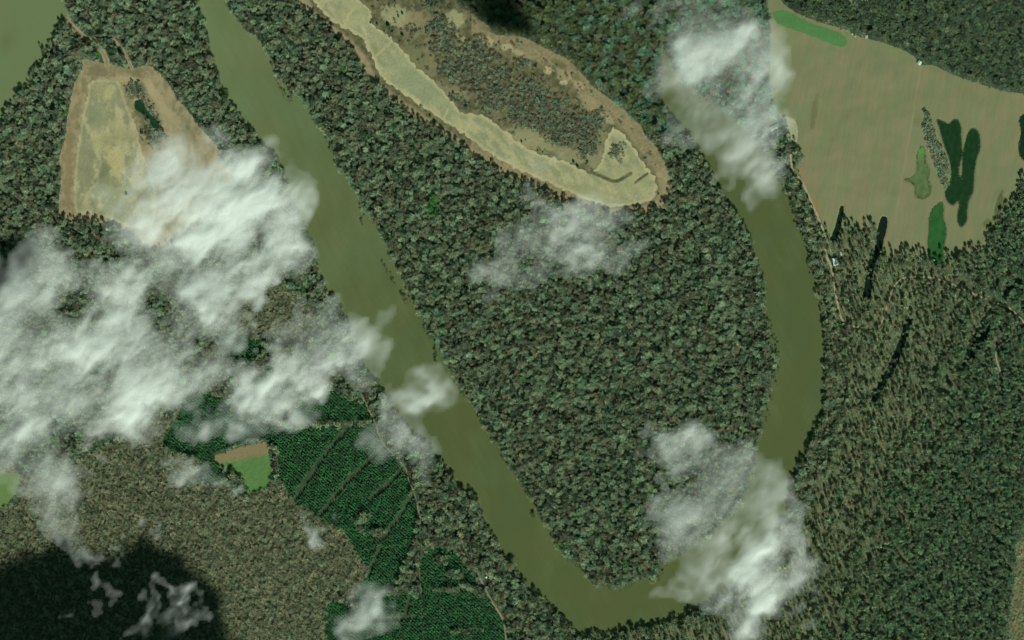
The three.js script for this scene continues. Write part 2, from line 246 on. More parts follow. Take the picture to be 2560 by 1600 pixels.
// ---------------------------------------------------------------- fields and clearings
const grain = (x, y) => 1 + 0.20 * fbm(x / 8, y / 8, 3, noiseB);
const ell = (x, y, cx, cy, rx, ry, a = 0) => { const c = Math.cos(a), s = Math.sin(a), dx = x - cx, dy = y - cy, u = (dx * c + dy * s) / rx, v = (-dx * s + dy * c) / ry; return Math.sqrt(u * u + v * v); };
const patches = (c, x, y, list, wob = 0.35) => { const n = wob * fbm(x / 18, y / 18, 3); for (const [cx, cy, rx, ry, a, col, k] of list) { const e = ell(x, y, cx, cy, rx, ry, a) + n; if (e < 1.25) c = mix3(c, col, k * sstep(1.2, 0.75, e)); } return c; };
const shade = (c, k) => [c[0] * k, c[1] * k, c[2] * k];
const tanSoil = [0.235, 0.218, 0.108];
const fieldWet = [
  [2034, 286, 7, 42, 0.12, [0.135, 0.135, 0.055], 0.8], [2040, 268, 6, 30, 0.1, [0.15, 0.15, 0.06], 0.6], [2292, 302, 9, 20, 0.1, [0.16, 0.16, 0.07], 0.6], [2248, 268, 12, 22, 0.1, [0.175, 0.19, 0.09], 0.5],
  [2202, 250, 14, 26, 0.1, [0.165, 0.19, 0.085], 0.5], [2497, 512, 8, 34, 0.28, [0.075, 0.090, 0.030], 0.9], [2470, 559, 13, 12, 0, [0.10, 0.115, 0.04], 0.7], [1960, 100, 36, 60, 0.1, [0.175, 0.20, 0.085], 0.6],
  [1950, 200, 26, 90, 0, [0.16, 0.19, 0.08], 0.7], [1948, 268, 14, 16, 0, [0.085, 0.14, 0.045], 0.8], [2240, 130, 40, 12, 0.35, [0.16, 0.20, 0.08], 0.7], [2335, 168, 40, 9, 0.35, [0.16, 0.19, 0.075], 0.6], [2012, 440, 6, 30, -0.4, [0.26, 0.17, 0.085], 0.7], [2040, 510, 7, 34, -0.4, [0.26, 0.165, 0.08], 0.7], [2000, 410, 8, 30, -0.2, [0.24, 0.17, 0.085], 0.6],
];
function fieldColor(x, y) {
  const u = x + y * 0.17, rows = fbm(u / 9, y / 130, 4), broad = fbm(u / 60, y / 180, 3, noiseB), f = fbm(x / 5, y / 5, 2);
  let c = mix3([0.172, 0.190, 0.093], [0.208, 0.192, 0.098], sstep(-0.45, 0.45, broad + 0.35 * rows));
  c = shade(c, 1 + 0.07 * rows + 0.05 * f);
  { const d = Math.min(waters[2].sdf(x, y), waters[3].sdf(x, y), waters[4].sdf(x, y)) + 1.5 * fbm(x / 7, y / 7, 2); c = mix3(c, [0.085, 0.100, 0.040], 0.75 * sstep(5, 1.5, d)); }
  const line = Math.abs(x - (2304 - (y - 160) * 0.17) + 5 * fbm(y / 60, 3, 2)); if (y > 160 && y < 560) c = mix3(c, [0.30, 0.27, 0.145], 0.25 * sstep(4, 1, line));
  return patches(c, x, y, fieldWet, 0.4);
}
const land = (lift) => (x, y) => height(x, y) + lift;
const edge = (f, amp, len) => (x, y) => f(x, y) + amp * fbm(x / len, y / len, 3);
const addSheet = (name, g, m, label) => put(new THREE.Mesh(g, m), name, { kind: 'structure', label });
addSheet('field', sheet(edge(S.field, 2.4, 14), inFrame(inset(S.field.box, 6)), 3, land(0.25), fieldColor), soilMat, 'large tan ploughed field with ponds');
addSheet('grass_strip', sheet(edge(S.strip, 3, 20), inset(S.strip.box, 6), 2.5, land(0.5), (x, y) => shade(mix3([0.062, 0.200, 0.055], [0.085, 0.185, 0.062], sstep(-0.4, 0.4, fbm(x / 22, y / 14, 3))), grain(x, y))), soilMat, 'bright green grass strip along the north edge of the field');

const westSpots = [[262, 230, 26, 26, 0, [0.37, 0.34, 0.17], 0.5], [245, 290, 30, 40, 0, [0.21, 0.225, 0.125], 0.8], [255, 352, 34, 26, 0, [0.36, 0.33, 0.16], 0.6], [300, 330, 22, 40, -0.4, [0.35, 0.32, 0.16], 0.6], [212, 420, 26, 60, 0, [0.21, 0.205, 0.115], 0.8], [270, 470, 40, 40, 0, [0.225, 0.235, 0.125], 0.8], [288, 405, 22, 45, -0.35, [0.42, 0.36, 0.18], 0.9], [262, 425, 14, 18, 0.4, [0.155, 0.16, 0.08], 0.7], [300, 520, 40, 30, 0.3, [0.23, 0.23, 0.12], 0.6]];
const clearNW = [[245, 178, 30, 14, 0, [0.165, 0.135, 0.070], 0.8], [345, 182, 30, 12, 0.3, [0.165, 0.140, 0.070], 0.8], [395, 245, 12, 60, -0.55, [0.36, 0.29, 0.165], 0.9], [372, 218, 10, 22, -0.6, [0.36, 0.30, 0.17], 0.8], [420, 292, 20, 36, -0.55, [0.33, 0.275, 0.16], 0.8], [470, 330, 12, 34, -0.6, [0.16, 0.135, 0.06], 0.6], [345, 225, 20, 22, 0, [0.11, 0.105, 0.06], 0.8], [372, 310, 22, 60, -0.55, [0.115, 0.11, 0.055], 0.85], [300, 198, 50, 6, 0, [0.36, 0.31, 0.17], 0.7], [172, 420, 9, 130, 0.02, [0.225, 0.165, 0.09], 0.8], [330, 595, 60, 7, 0.45, [0.33, 0.25, 0.14], 0.8], [535, 400, 10, 60, -0.65, [0.30, 0.215, 0.12], 0.8]];
addSheet('clearing', sheet(edge(S.westClear, 4, 12), inset(S.westClear.box, 8), 3, land(0.25), (x, y) => shade(patches(mix3([0.205, 0.178, 0.092], [0.310, 0.250, 0.142], sstep(-0.4, 0.4, fbm(x / 24, y / 40, 4))), x, y, clearNW, 0.5), grain(x, y))), soilMat, 'brown rough clearing on the west side');
addSheet('meadow', sheet(edge(S.westMeadow, 5, 16), inset(S.westMeadow.box, 8), 2.5, land(0.5), (x, y) => { let c = mix3([0.235, 0.232, 0.130], [0.400, 0.360, 0.200], sstep(-0.35, 0.4, fbm(x / 40, y / 60, 4) + 0.25 * fbm(x / 5, y / 40, 2, noiseB))); c = patches(c, x, y, westSpots, 0.55); const e = S.westMeadow(x, y) + 2 * fbm(x / 12, y / 12, 2); c = mix3(c, [0.42, 0.38, 0.21], 0.5 * sstep(-9, -4, e)); c = mix3(c, [0.15, 0.155, 0.078], 0.5 * sstep(0.25, 0.6, fbm(x / 7 + 9, y / 7, 3))); return shade(c, grain(x, y)); }), soilMat, 'pale dry meadow inside the western clearing');

const sandSpots = [[1137, 48, 24, 22, 0.4, [0.33, 0.315, 0.165], 1], [1219, 103, 20, 11, 0.5, [0.40, 0.33, 0.18], 0.9], [1268, 119, 14, 9, 0.2, [0.40, 0.34, 0.19], 0.9], [1145, 86, 6, 6, 0, [0.34, 0.28, 0.15], 0.8], [1158, 97, 6, 8, 0.6, [0.34, 0.29, 0.16], 0.8], [1290, 130, 40, 8, 0.45, [0.34, 0.29, 0.16], 0.8], [1371, 175, 12, 10, 0.3, [0.44, 0.36, 0.20], 1], [1410, 188, 22, 14, 0.7, [0.31, 0.265, 0.14], 0.8], [1409, 206, 9, 7, 0.3, [0.42, 0.35, 0.20], 1], [1447, 212, 14, 10, 0.8, [0.33, 0.26, 0.155], 0.9], [1472, 256, 28, 16, 0.7, [0.29, 0.235, 0.125], 0.8], [1515, 292, 26, 10, 0.85, [0.32, 0.265, 0.15], 0.9], [1562, 305, 34, 14, 0.85, [0.27, 0.22, 0.115], 0.6], [1398, 160, 22, 9, 0.5, [0.125, 0.11, 0.045], 0.8], [1440, 192, 14, 8, 0.7, [0.13, 0.12, 0.05], 0.7], [1300, 190, 36, 22, 0.3, [0.115, 0.105, 0.045], 0.9], [1330, 260, 60, 50, 0.5, [0.12, 0.105, 0.055], 0.85], [1440, 320, 55, 45, 0.6, [0.125, 0.115, 0.055], 0.8], [1330, 350, 60, 24, 0.35, [0.29, 0.265, 0.14], 0.85], [1500, 405, 44, 26, 0.5, [0.25, 0.235, 0.125], 0.8], [1505, 360, 16, 40, 0, [0.23, 0.21, 0.11], 0.7], [1420, 385, 50, 18, 0.4, [0.25, 0.235, 0.12], 0.8], [1085, 130, 26, 60, 0, [0.205, 0.18, 0.09], 0.7], [990, 40, 40, 26, 0.4, [0.31, 0.295, 0.155], 0.85], [1040, 60, 30, 30, 0, [0.24, 0.20, 0.11], 0.8], [1110, 230, 30, 16, 0.6, [0.23, 0.20, 0.105], 0.8], [1150, 235, 30, 14, 0.8, [0.24, 0.20, 0.105], 0.7], [1040, 150, 24, 50, -0.6, [0.165, 0.165, 0.075], 0.8], [1195, 20, 60, 20, 0.6, [0.10, 0.11, 0.05], 0.7], [1240, 78, 40, 8, 0.3, [0.10, 0.115, 0.045], 0.6]];
const dirtSide = polySdf(smooth([[751, -30], [800, 45], [845, 75], [880, 105], [905, 130], [925, 160], [940, 195], [980, 232], [1030, 268], [1080, 302], [1140, 340], [1200, 385], [1260, 425], [1330, 452], [1400, 486], [1470, 512], [1550, 522], [1600, 518], [1640, 505], [1655, 470], [1640, 430], [1690, 420], [1700, 500], [1640, 560], [1500, 550], [1330, 475], [1200, 415], [1050, 320], [900, 200], [850, 110], [760, 40]], true, 10));
addSheet('clearing', sheet(edge(S.clear, 3.5, 12), inFrame(inset(S.clear.box, 8)), 3, land(0.25), (x, y) => {
  let c = mix3([0.078, 0.080, 0.036], [0.168, 0.148, 0.074], sstep(-0.4, 0.4, fbm(x / 26, y / 26, 5) + 0.3 * fbm(x / 7, y / 7, 2, noiseB)));
  { const r = S.clear(x, y) + 9 * fbm(x / 24, y / 24, 3); if (x > 1180) c = mix3(c, mix3([0.300, 0.235, 0.130], [0.220, 0.190, 0.098], sstep(-0.2, 0.4, fbm(x / 14, y / 14, 3))), 0.75 * sstep(-46, -30, r)); }
  const d = dirtSide(x, y); if (d < 6) c = mix3(c, mix3([0.300, 0.238, 0.132], [0.240, 0.205, 0.108], sstep(-0.3, 0.4, fbm(x / 20, y / 20, 3))), sstep(5, -4, d));
  c = patches(c, x, y, sandSpots, 0.4); { const e = S.meadow(x, y) + 1.5 * fbm(x / 12, y / 12, 2); if (d < 8 && e < 9) c = mix3(c, [0.105, 0.105, 0.048], 0.7 * sstep(8, 5, e)); }
  return shade(c, grain(x, y) + 0.16 * fbm(x / 9, y / 9, 3));
}), soilMat, 'brown brushy clearing across the peninsula');
const meadowSpots = [[970, 95, 50, 26, 0.8, [0.30, 0.30, 0.165], 0.5], [1010, 175, 60, 34, 0.7, [0.255, 0.275, 0.155], 0.7], [1055, 220, 60, 30, 0.7, [0.245, 0.27, 0.15], 0.8], [1035, 252, 32, 9, 0.68, [0.45, 0.40, 0.215], 0.9], [1120, 260, 50, 24, 0.6, [0.27, 0.285, 0.16], 0.6], [1300, 420, 40, 10, 0.5, [0.40, 0.355, 0.19], 0.7], [1350, 440, 60, 14, 0.4, [0.37, 0.33, 0.175], 0.6], [1460, 480, 90, 18, 0.2, [0.28, 0.27, 0.135], 0.7], [1570, 450, 60, 40, 0, [0.315, 0.305, 0.155], 0.6], [900, 30, 60, 20, 0.6, [0.33, 0.32, 0.17], 0.6], [870, 45, 30, 14, 0.6, [0.39, 0.36, 0.18], 0.6], [1150, 310, 30, 12, 0.6, [0.36, 0.34, 0.18], 0.6]];
const creek = [[1470, 429], [1490, 434], [1513, 445], [1530, 452], [1542, 453], [1556, 446], [1576, 434]];
const creek2 = [[1588, 456], [1604, 444], [1618, 434]];
const creekD = (x, y, l) => { let d = 1e9; for (let i = 1; i < l.length; i++) { const [ax, ay] = l[i - 1], ex = l[i][0] - ax, ey = l[i][1] - ay, t = clamp(((x - ax) * ex + (y - ay) * ey) / (ex * ex + ey * ey)); d = Math.min(d, Math.hypot(x - ax - ex * t, y - ay - ey * t)); } return d; };
const paths = [[[937, 142], [960, 122], [978, 104]], [[858, 70], [870, 40], [886, 20]], [[962, 212], [1010, 240], [1062, 276]], [[1105, 305], [1120, 275]], [[1160, 336], [1175, 312]], [[787, 8], [830, 48], [860, 72], [905, 98]], [[905, 98], [930, 140], [948, 185]]];
addSheet('meadow', sheet(edge(S.meadow, 8, 26), inFrame(inset(S.meadow.box, 8)), 2.5, (x, y) => height(x, y) + 0.5 - 0.9 * sstep(4, 1, Math.min(creekD(x, y, creek), creekD(x, y, creek2))), (x, y) => {
  const v = (x * 0.8 - y * 0.6), w = (x * 0.6 + y * 0.8);
  let c = mix3([0.250, 0.255, 0.142], [0.375, 0.345, 0.190], sstep(-0.4, 0.45, fbm(w / 70, v / 30, 5) + 0.35 * fbm(x / 12, y / 12, 3, noiseB)));
  c = patches(c, x, y, meadowSpots, 0.6);
  let d = 1e9; for (const p of paths) d = Math.min(d, creekD(x, y, p)); c = mix3(c, [0.43, 0.38, 0.20], 0.75 * sstep(4.5, 1.5, d));
  { const e = S.meadow(x, y) + 2 * fbm(x / 15, y / 15, 2); c = mix3(c, [0.46, 0.41, 0.225], 0.6 * sstep(-9, -4, e)); const m = fbm(x / 6 + 30, y / 6, 3); c = mix3(c, [0.150, 0.165, 0.080], 0.5 * sstep(0.3, 0.6, m)); }
  const k = Math.min(creekD(x, y, creek) * 0.8, creekD(x, y, creek2) * 1.3) + 1.2 * fbm(x / 8, y / 8, 2); c = mix3(c, [0.075, 0.085, 0.038], sstep(4.5, 2.2, k));
  return shade(c, grain(x, y));
}), soilMat, 'pale dry meadow sweeping along the peninsula clearing');
addSheet('field', sheet(edge(S.swField, 2, 10), inset(S.swField.box, 5), 2.5, land(0.25), (x, y) => { const t = sstep(-8, 8, (y - 1148) + (x - 600) * 0.18 + 10 * fbm(x / 18, y / 18, 3)); return shade(mix3([0.215, 0.165, 0.085], mix3([0.105, 0.190, 0.055], [0.075, 0.175, 0.045], sstep(-0.3, 0.3, fbm((x + y) / 8, (x - y) / 60, 2))), t), grain(x, y)); }), soilMat, 'small half green half brown field among the pines');
addSheet('grass_strip', sheet(edge(S.swEdge, 2, 10), [-60, 1160, 60, 1300], 3, land(0.25), (x, y) => shade([0.12, 0.19, 0.06], grain(x, y))), soilMat, 'light green grass plot at the west edge');
addSheet('yard', sheet(edge(S.yard, 2, 8), inset(S.yard.box, 5), 2.5, land(0.5), (x, y) => shade(mix3([0.30, 0.31, 0.20], [0.36, 0.33, 0.20], sstep(-0.3, 0.3, fbm(x / 9, y / 9, 2))), grain(x, y))), soilMat, 'pale bare yard beside the barns at the field edge');

// tracks: ribbons a little above the land, with uneven edges and two worn wheel lines
for (const t of tracks) {
  const pos = [], col = [], idx = [], cross = [-1, -0.55, -0.15, 0.15, 0.55, 1];
  t.line.forEach(([x, y], i) => {
    const a = t.line[Math.max(0, i - 1)], b = t.line[Math.min(t.line.length - 1, i + 1)], n = Math.hypot(b[0] - a[0], b[1] - a[1]), nx = -(b[1] - a[1]) / n, ny = (b[0] - a[0]) / n;
    cross.forEach((k, j) => {
      const w = t.w / 2 * (1 + 0.45 * fbm(x / 14 + k * 3, y / 14, 2)), qx = x + nx * k * w, qy = y + ny * k * w, wheel = j === 1 || j === 4 ? 1.12 : Math.abs(k) < 0.2 ? 0.85 : 0.9;
      pos.push(X(qx), height(qx, qy) + 0.8, Z(qy)); col.push(...shade(t.c, wheel * (1 + 0.22 * fbm(qx / 8, qy / 8, 3))));
    });
    if (i) for (let j = 0; j < 5; j++) { const p = (i - 1) * 6 + j, q = i * 6 + j; idx.push(p, p + 1, q, p + 1, q + 1, q); }
  });
  const g = new THREE.BufferGeometry();
  g.setAttribute('position', new THREE.Float32BufferAttribute(pos, 3)); g.setAttribute('color', new THREE.Float32BufferAttribute(col, 3));
  g.setIndex(idx); g.computeVertexNormals();
  if (g.attributes.normal.getY(0) < 0) { g.setIndex(idx.map((_, i) => idx[i - (i % 3) + [0, 2, 1][i % 3]])); g.computeVertexNormals(); }
  addSheet('dirt_track', g, soilMat, t.label);
}

// ---------------------------------------------------------------- water
const waterMat = new THREE.MeshPhysicalMaterial({ vertexColors: true, roughness: 0.22, ior: 1.33 });
for (const w of waters) {
  const big = !w.c, col = big ? (x, y) => {                         // silt carried in the lake: paler and milkier in the north-western arm
    const silt = clamp(0.62 - (x - 500) / 2300 - (y - 200) / 2600) + 0.20 * fbm(x / 130, y / 260, 4) + 0.13 * fbm(((x - y * 0.55) / 16), (x * 0.55 + y) / 190, 4, noiseB);
    const c = mix3([0.083, 0.110, 0.042], [0.140, 0.190, 0.090], clamp(silt * 1.35)), m = 0.5 + fbm(x / 200 + 7, y / 200, 3);
    return mix3(c, [c[0] * 1.10, c[1] * 0.97, c[2] * 0.95], clamp(m));
  } : (x, y) => {
    const k = 1 + 0.35 * fbm(x / 16, y / 30, 4), c = shade(w.c, k);
    return w.pts === waters[3].pts ? mix3(c, [0.11, 0.27, 0.08], 0.8 * sstep(404, 378, y + 8 * fbm(x / 6, y / 6, 2))) : c;
  };
  const g = sheet((x, y) => w.sdf(x, y) - 2.5, inFrame(inset(w.sdf.box, 10)), big ? 6 : 3, () => WATER_Y, col);
  put(new THREE.Mesh(g, waterMat), w.name, { kind: 'structure', label: w.label });
}

// ---------------------------------------------------------------- trees
// unit shapes: crown radius 1, height 1 (scaled to metres where they stand)
const UP = 3.5;                                                       // metres of height per metre of crown radius, roughly
function limb(a, b, r0, r1, sides = 4) {
  const d = new THREE.Vector3().subVectors(b, a), g = new THREE.CylinderGeometry(r1, r0, d.length(), sides, 1, true);
  g.applyQuaternion(new THREE.Quaternion().setFromUnitVectors(new THREE.Vector3(0, 1, 0), d.clone().normalize()));
  g.translate((a.x + b.x) / 2, (a.y + b.y) / 2, (a.z + b.z) / 2);
  return g;
}
function tinted(g, c) { const n = g.attributes.position.count, a = new Float32Array(n * 3); for (let i = 0; i < n; i++) a.set(c, i * 3); g.setAttribute('color', new THREE.BufferAttribute(a, 3)); g.deleteAttribute('uv'); return g; }
function kite(p, dir, side, len, wid) {                               // one spray of twigs or leaves
  const d = dir.clone().normalize(), s = side.clone().cross(d).normalize();
  const a = p, b = p.clone().addScaledVector(d, len * 0.55).addScaledVector(s, wid / 2), c = p.clone().addScaledVector(d, len), e = p.clone().addScaledVector(d, len * 0.55).addScaledVector(s, -wid / 2);
  return [a, b, c, a, c, e];
}
function sprayGeometry(tris, color) {
  const g = new THREE.BufferGeometry().setFromPoints(tris.map((v) => new THREE.Vector3(v.x, v.y / UP, v.z))), n = tris.length, col = new Float32Array(n * 3);
  for (let i = 0; i < n; i += 6) { const k = 0.8 + 0.4 * rnd(); for (let j = 0; j < 6; j++) col.set(shade(color, k), (i + j) * 3); }
  g.setAttribute('color', new THREE.BufferAttribute(col, 3));
  g.setIndex([...Array(n).keys()]); g.computeVertexNormals();
  return g;
}
const BARK = [0.85, 0.82, 0.75], unitV = () => new THREE.Vector3(rr(-1, 1), rr(-1, 1), rr(-1, 1)).normalize();
function hardwood(tips, per, len, wid, low = 0.45, spread = 0.34) {
  const c = new THREE.Vector3(0, UP * (low + 1) / 2, 0), half = UP * (1 - low) / 2, trunkTop = new THREE.Vector3(rr(-0.05, 0.05), UP * 0.78, rr(-0.05, 0.05));
  const wood = [limb(new THREE.Vector3(0, -0.3, 0), trunkTop, 0.075, 0.03, 5)], tris = [];
  for (let k = 0; k < tips; k++) {
    const a = k * 2.399 + rr(-0.3, 0.3), r = Math.sqrt((k + 0.6) / tips) * rr(0.75, 0.95), up = Math.sqrt(Math.max(0, 1 - r * r)) * rr(0.55, 1.0) - (rnd() < 0.2 ? 0.5 : 0);
    const tip = new THREE.Vector3(Math.cos(a) * r, c.y + half * up, Math.sin(a) * r), from = new THREE.Vector3(trunkTop.x * 0.7, UP * rr(low * 0.8, 0.7), trunkTop.z * 0.7);
    wood.push(limb(from, tip, 0.032, 0.010, 3));
    for (let s = 0; s < per; s++) {
      const p = tip.clone().addScaledVector(unitV(), spread * rr(0.1, 1)), out = p.clone().sub(new THREE.Vector3(0, c.y - half * 0.5, 0)).normalize().addScaledVector(unitV(), 0.75);
      tris.push(...kite(p, out, unitV(), len * rr(0.6, 1.3), wid * rr(0.6, 1.3)));
    }
  }
  const w = mergeGeometries(wood.map((g) => tinted(g.index ? g.toNonIndexed() : g, BARK)));
  { const p = w.attributes.position; for (let i = 0; i < p.count; i++) p.setY(i, p.getY(i) / UP); w.computeVertexNormals(); }
  const crown = sprayGeometry(tris, [1, 1, 1]).toNonIndexed();
  return { trunk: w, crown, all: mergeGeometries([w, crown]) };
}
function conifer(tiers, per, len, wid) {
  const wood = tinted(limb(new THREE.Vector3(0, -0.3, 0), new THREE.Vector3(0, UP * 0.95, 0), 0.09, 0.02, 5).toNonIndexed(), [2.2, 1.6, 1.1]), tris = [];
  for (let t = 0; t < tiers; t++) {
    const f = t / (tiers - 1), y = UP * mix(0.28, 0.97, f), r = mix(1, 0.10, Math.pow(f, 1.25));
    for (let k = 0; k < Math.max(3, Math.round(per * (1 - 0.6 * f))); k++) {
      const a = k / per * 6.283 * 1.6 + t * 1.1 + rr(-0.25, 0.25), dir = new THREE.Vector3(Math.cos(a), rr(-0.15, 0.35), Math.sin(a)), p = new THREE.Vector3(Math.cos(a) * r * 0.25, y, Math.sin(a) * r * 0.25);
      tris.push(...kite(p, dir, new THREE.Vector3(rr(-0.4, 0.4), 1, rr(-0.4, 0.4)), r * len * rr(0.75, 1.1), wid * (0.4 + 0.6 * r)));
    }
  }
  { const p = wood.attributes.position; for (let i = 0; i < p.count; i++) p.setY(i, p.getY(i) / UP); wood.computeVertexNormals(); }
  const crown = sprayGeometry(tris, [1, 1, 1]).toNonIndexed();
  return { trunk: wood, crown, all: mergeGeometries([wood, crown]) };
}
const treeMat = new THREE.MeshStandardMaterial({ vertexColors: true, roughness: 1, side: THREE.DoubleSide });
const KINDS = {
  hardwood: [hardwood(15, 18, 0.60, 0.12, 0.42, 0.46), hardwood(13, 20, 0.62, 0.12, 0.42, 0.48), hardwood(17, 16, 0.58, 0.125, 0.38, 0.46)],
  slender: [hardwood(12, 12, 0.62, 0.22, 0.30, 0.42), hardwood(11, 13, 0.66, 0.20, 0.30, 0.42)],
  scrub: [hardwood(9, 8, 0.55, 0.32, 0.35, 0.4), hardwood(8, 8, 0.60, 0.32, 0.35, 0.4)],
  round: [hardwood(15, 10, 0.44, 0.28, 0.5, 0.30), hardwood(14, 10, 0.46, 0.28, 0.5, 0.3)],
  pine: [conifer(7, 8, 0.95, 0.62), conifer(8, 7, 0.95, 0.6)],
  cedar: [conifer(10, 11, 0.9, 0.5)],
};

// colours of the stands
const GREY = [0.338, 0.455, 0.282], TEAL = [0.215, 0.390, 0.255], OLIVE = [0.215, 0.275, 0.115], BROWN = [0.270, 0.245, 0.145], RUST = [0.260, 0.180, 0.110], LIME = [0.11, 0.30, 0.07], DARK = [0.085, 0.155, 0.075], PINE = [0.022, 0.110, 0.038], KHAKI = [0.330, 0.350, 0.210];
function standOf(x, y) {
  if (mPine(x, y)) return 'pine';
  if (mSW(x, y)) return 'sw';
  if (x > 1954 && y < 250 && S.field(x, y) > 0) return 'ne';
  if (y > 250 && x > lakeEast(y) - 6 && x < lakeEast(y) + 34 + 26 * sstep(700, 1000, y) + 14 * noise(x / 30, y / 50)) return 'bank';
  if (x > lakeEast(y) - 6) return mScrubE(x, y) ? 'scrub' : x + 0.45 * Math.max(0, y - 850) + 170 * fbm(x / 90, y / 130, 3) > 2420 ? 'seDense' : 'seThin';
  if (y < 330 && x > 1100 && S.clear(x, y) > 0) return 'north';
  return 'bank';
}
function treeColor(stand, x, y) {
  const a = fbm(x / 42, y / 42, 3), b = fbm(x / 30 + 50, y / 30 - 20, 3, noiseB), r = rnd();
  let c;
  if (stand === 'pine') c = mix3(PINE, [0.042, 0.155, 0.050], sstep(-0.3, 0.4, fbm(x / 12, y / 12, 2)) * 0.6 + 0.4 * r);
  else if (stand === 'sw') { c = mix3([0.335, 0.340, 0.205], [0.245, 0.305, 0.180], sstep(-0.4, 0.4, a)); if (r < 0.12) c = BROWN; else if (r > 0.88) c = DARK; }
  else if (stand === 'ne') { c = mix3([0.150, 0.235, 0.135], OLIVE, sstep(0, 0.5, a) * 0.7); if (r < 0.07) c = KHAKI; }
  else if (stand === 'north') { c = mix3([0.175, 0.235, 0.100], TEAL, sstep(-0.05, 0.35, a + (x - 1500) / 900)); if (r < 0.12) c = BROWN; if (r > 0.9) c = DARK; }
  else if (stand === 'seThin') { c = mix3([0.320, 0.470, 0.295], [0.380, 0.450, 0.255], sstep(-0.2, 0.4, b)); if (r < 0.08) c = BROWN; }
  else if (stand === 'seDense') { c = mix3([0.235, 0.410, 0.240], [0.310, 0.420, 0.235], sstep(-0.3, 0.3, b)); if (r < 0.06) c = KHAKI; }
  else if (stand === 'scrub') c = KHAKI;
  else { c = mix3(GREY, TEAL, sstep(0, 0.5, a) * 0.8); c = mix3(c, KHAKI, sstep(0.02, 0.35, b) * 0.85); { const o = fbm(x / 75 + 90, y / 75, 3); c = mix3(c, [0.310, 0.310, 0.180], sstep(0.1, 0.45, o) * 0.5); const k = fbm(x / 24 - 60, y / 24, 2, noiseB); if (k > 0.38 && r < 0.6 && Math.hypot((x - 1085) / 18, (y - 515) / 28) > 1) return shade(DARK, rr(0.8, 1.3)); } if (r < 0.11) c = BROWN; else if (r < 0.112) c = RUST; else if (r < 0.19) c = DARK; else if (r > 0.993) c = LIME; }
  const d = Math.hypot((x - 1085) / 18, (y - 515) / 28); if (stand === 'bank' && d < 1) return shade(mix3([0.11, 0.46, 0.085], [0.16, 0.36, 0.12], d), rr(0.8, 1.15));
  return shade(c, rr(0.82, 1.15) * (1 + 0.85 * fbm(x / 32 + 3, y / 32, 3)));
}
// where trees stand, stand by stand
const STAND = {
  bank: { step: 6.0, R: [1.6, 5.9], H: [8, 22], kind: 'hardwood', gap: 0.12, clump: 0.45, name: 'hardwood_forest', label: 'grey green bare hardwood forest on the lake banks and peninsula' },
  north: { step: 8.8, R: [4.4, 7.2], H: [12, 22], kind: 'hardwood', gap: 0.10, clump: 0.8, name: 'hardwood_forest', label: 'olive hardwood forest north of the peninsula clearing' },
  ne: { step: 7.6, R: [4.0, 5.4], H: [13, 19], kind: 'round', gap: 0.05, clump: 0.35, name: 'hardwood_forest', label: 'dense even dark green forest block north of the tan field' },
  seThin: { step: 9.8, R: [2.3, 4.2], H: [17, 31], kind: 'slender', gap: 0.18, clump: 0.7, name: 'hardwood_forest', label: 'open brown winter forest with long tree shadows east of the lake' },
  seDense: { step: 7.4, R: [2.5, 4.8], H: [13, 24], kind: 'slender', gap: 0.10, clump: 0.75, name: 'hardwood_forest', label: 'denser green grey forest filling the south-east corner' },
  scrub: { step: 6.5, R: [1.5, 3.2], H: [3, 6], kind: 'scrub', gap: 0.3, name: 'scrub', label: 'thin tan scrub along the south-east edge' },
  sw: { step: 5.6, R: [2.4, 3.9], H: [5, 11], kind: 'scrub', gap: 0.10, clump: 0.35, name: 'young_forest', label: 'fine textured olive brown young forest in the south-west' },
  pine: { step: 4.6, R: [1.7, 2.8], H: [7.5, 13.5], kind: 'pine', gap: 0.03, name: 'pine_plantation', label: 'dark green planted pine blocks in the south-west' },
};
const spots = Object.fromEntries(Object.keys(STAND).map((k) => [k, []]));
for (const [stand, p] of Object.entries(STAND)) {
  for (let y0 = -90; y0 < 1690; y0 += p.step) for (let x0 = -90 + (Math.round(y0 / p.step) % 2) * p.step / 2; x0 < 2650; x0 += p.step) {
    const j = stand === 'pine' ? 0.2 : 0.46;
    let x = x0 + rr(-j, j) * p.step, y = y0 + rr(-j, j) * p.step;
    if (stand === 'pine') { const c = x0 * 0.62, d = (y0 - 300) * 1.35, e = 0; x = e + 760 + (c - 400) * 0.74 - (d - 700) * 0.67 + rr(-1.7, 1.7); y = 1280 + (c - 400) * 0.67 + (d - 700) * 0.74 + rr(-1.7, 1.7); }
    const pick = rnd(), big = rnd(), pick2 = rnd();
    const wet = mWater(x, y) && !(stand === 'bank' && pick2 < 0.42 && !(mWater(x + 6, y) && mWater(x - 6, y) && mWater(x, y + 6) && mWater(x, y - 6)));
    if ((wet && !(mSlough(x, y) && y > 640 && pick2 < (x > 2380 ? 0.55 : 0.28))) || mOpen(x, y) || standOf(x, y) !== stand) continue;
    const g = fbm(x / 30 + 11, y / 30, 3, noiseB), lift = fbm(x / 26 - 5, y / 26 + 8, 2);
    const clump = fbm(x / 21 - 40, y / 21 + 17, 2);
    if (pick < p.gap * (0.8 + 2.4 * g) + (p.clump ?? 0) * sstep(0.10, 0.36, clump)) continue;
    if (stand !== 'pine' && mLane(x, y)) continue;
    const t = clamp(Math.pow(big, stand === 'bank' ? 1.5 : 1.1) * (1 + 0.5 * fbm(x / 40 + 21, y / 40, 2)));
    spots[stand].push({ x, y, R: mix(p.R[0], p.R[1], t), H: mix(p.H[0], p.H[1], clamp(0.35 * t + 0.3 * rnd() + 0.2 + 0.55 * lift)), a: rr(0, 6.283), c: treeColor(stand, x, y) });
  }
}
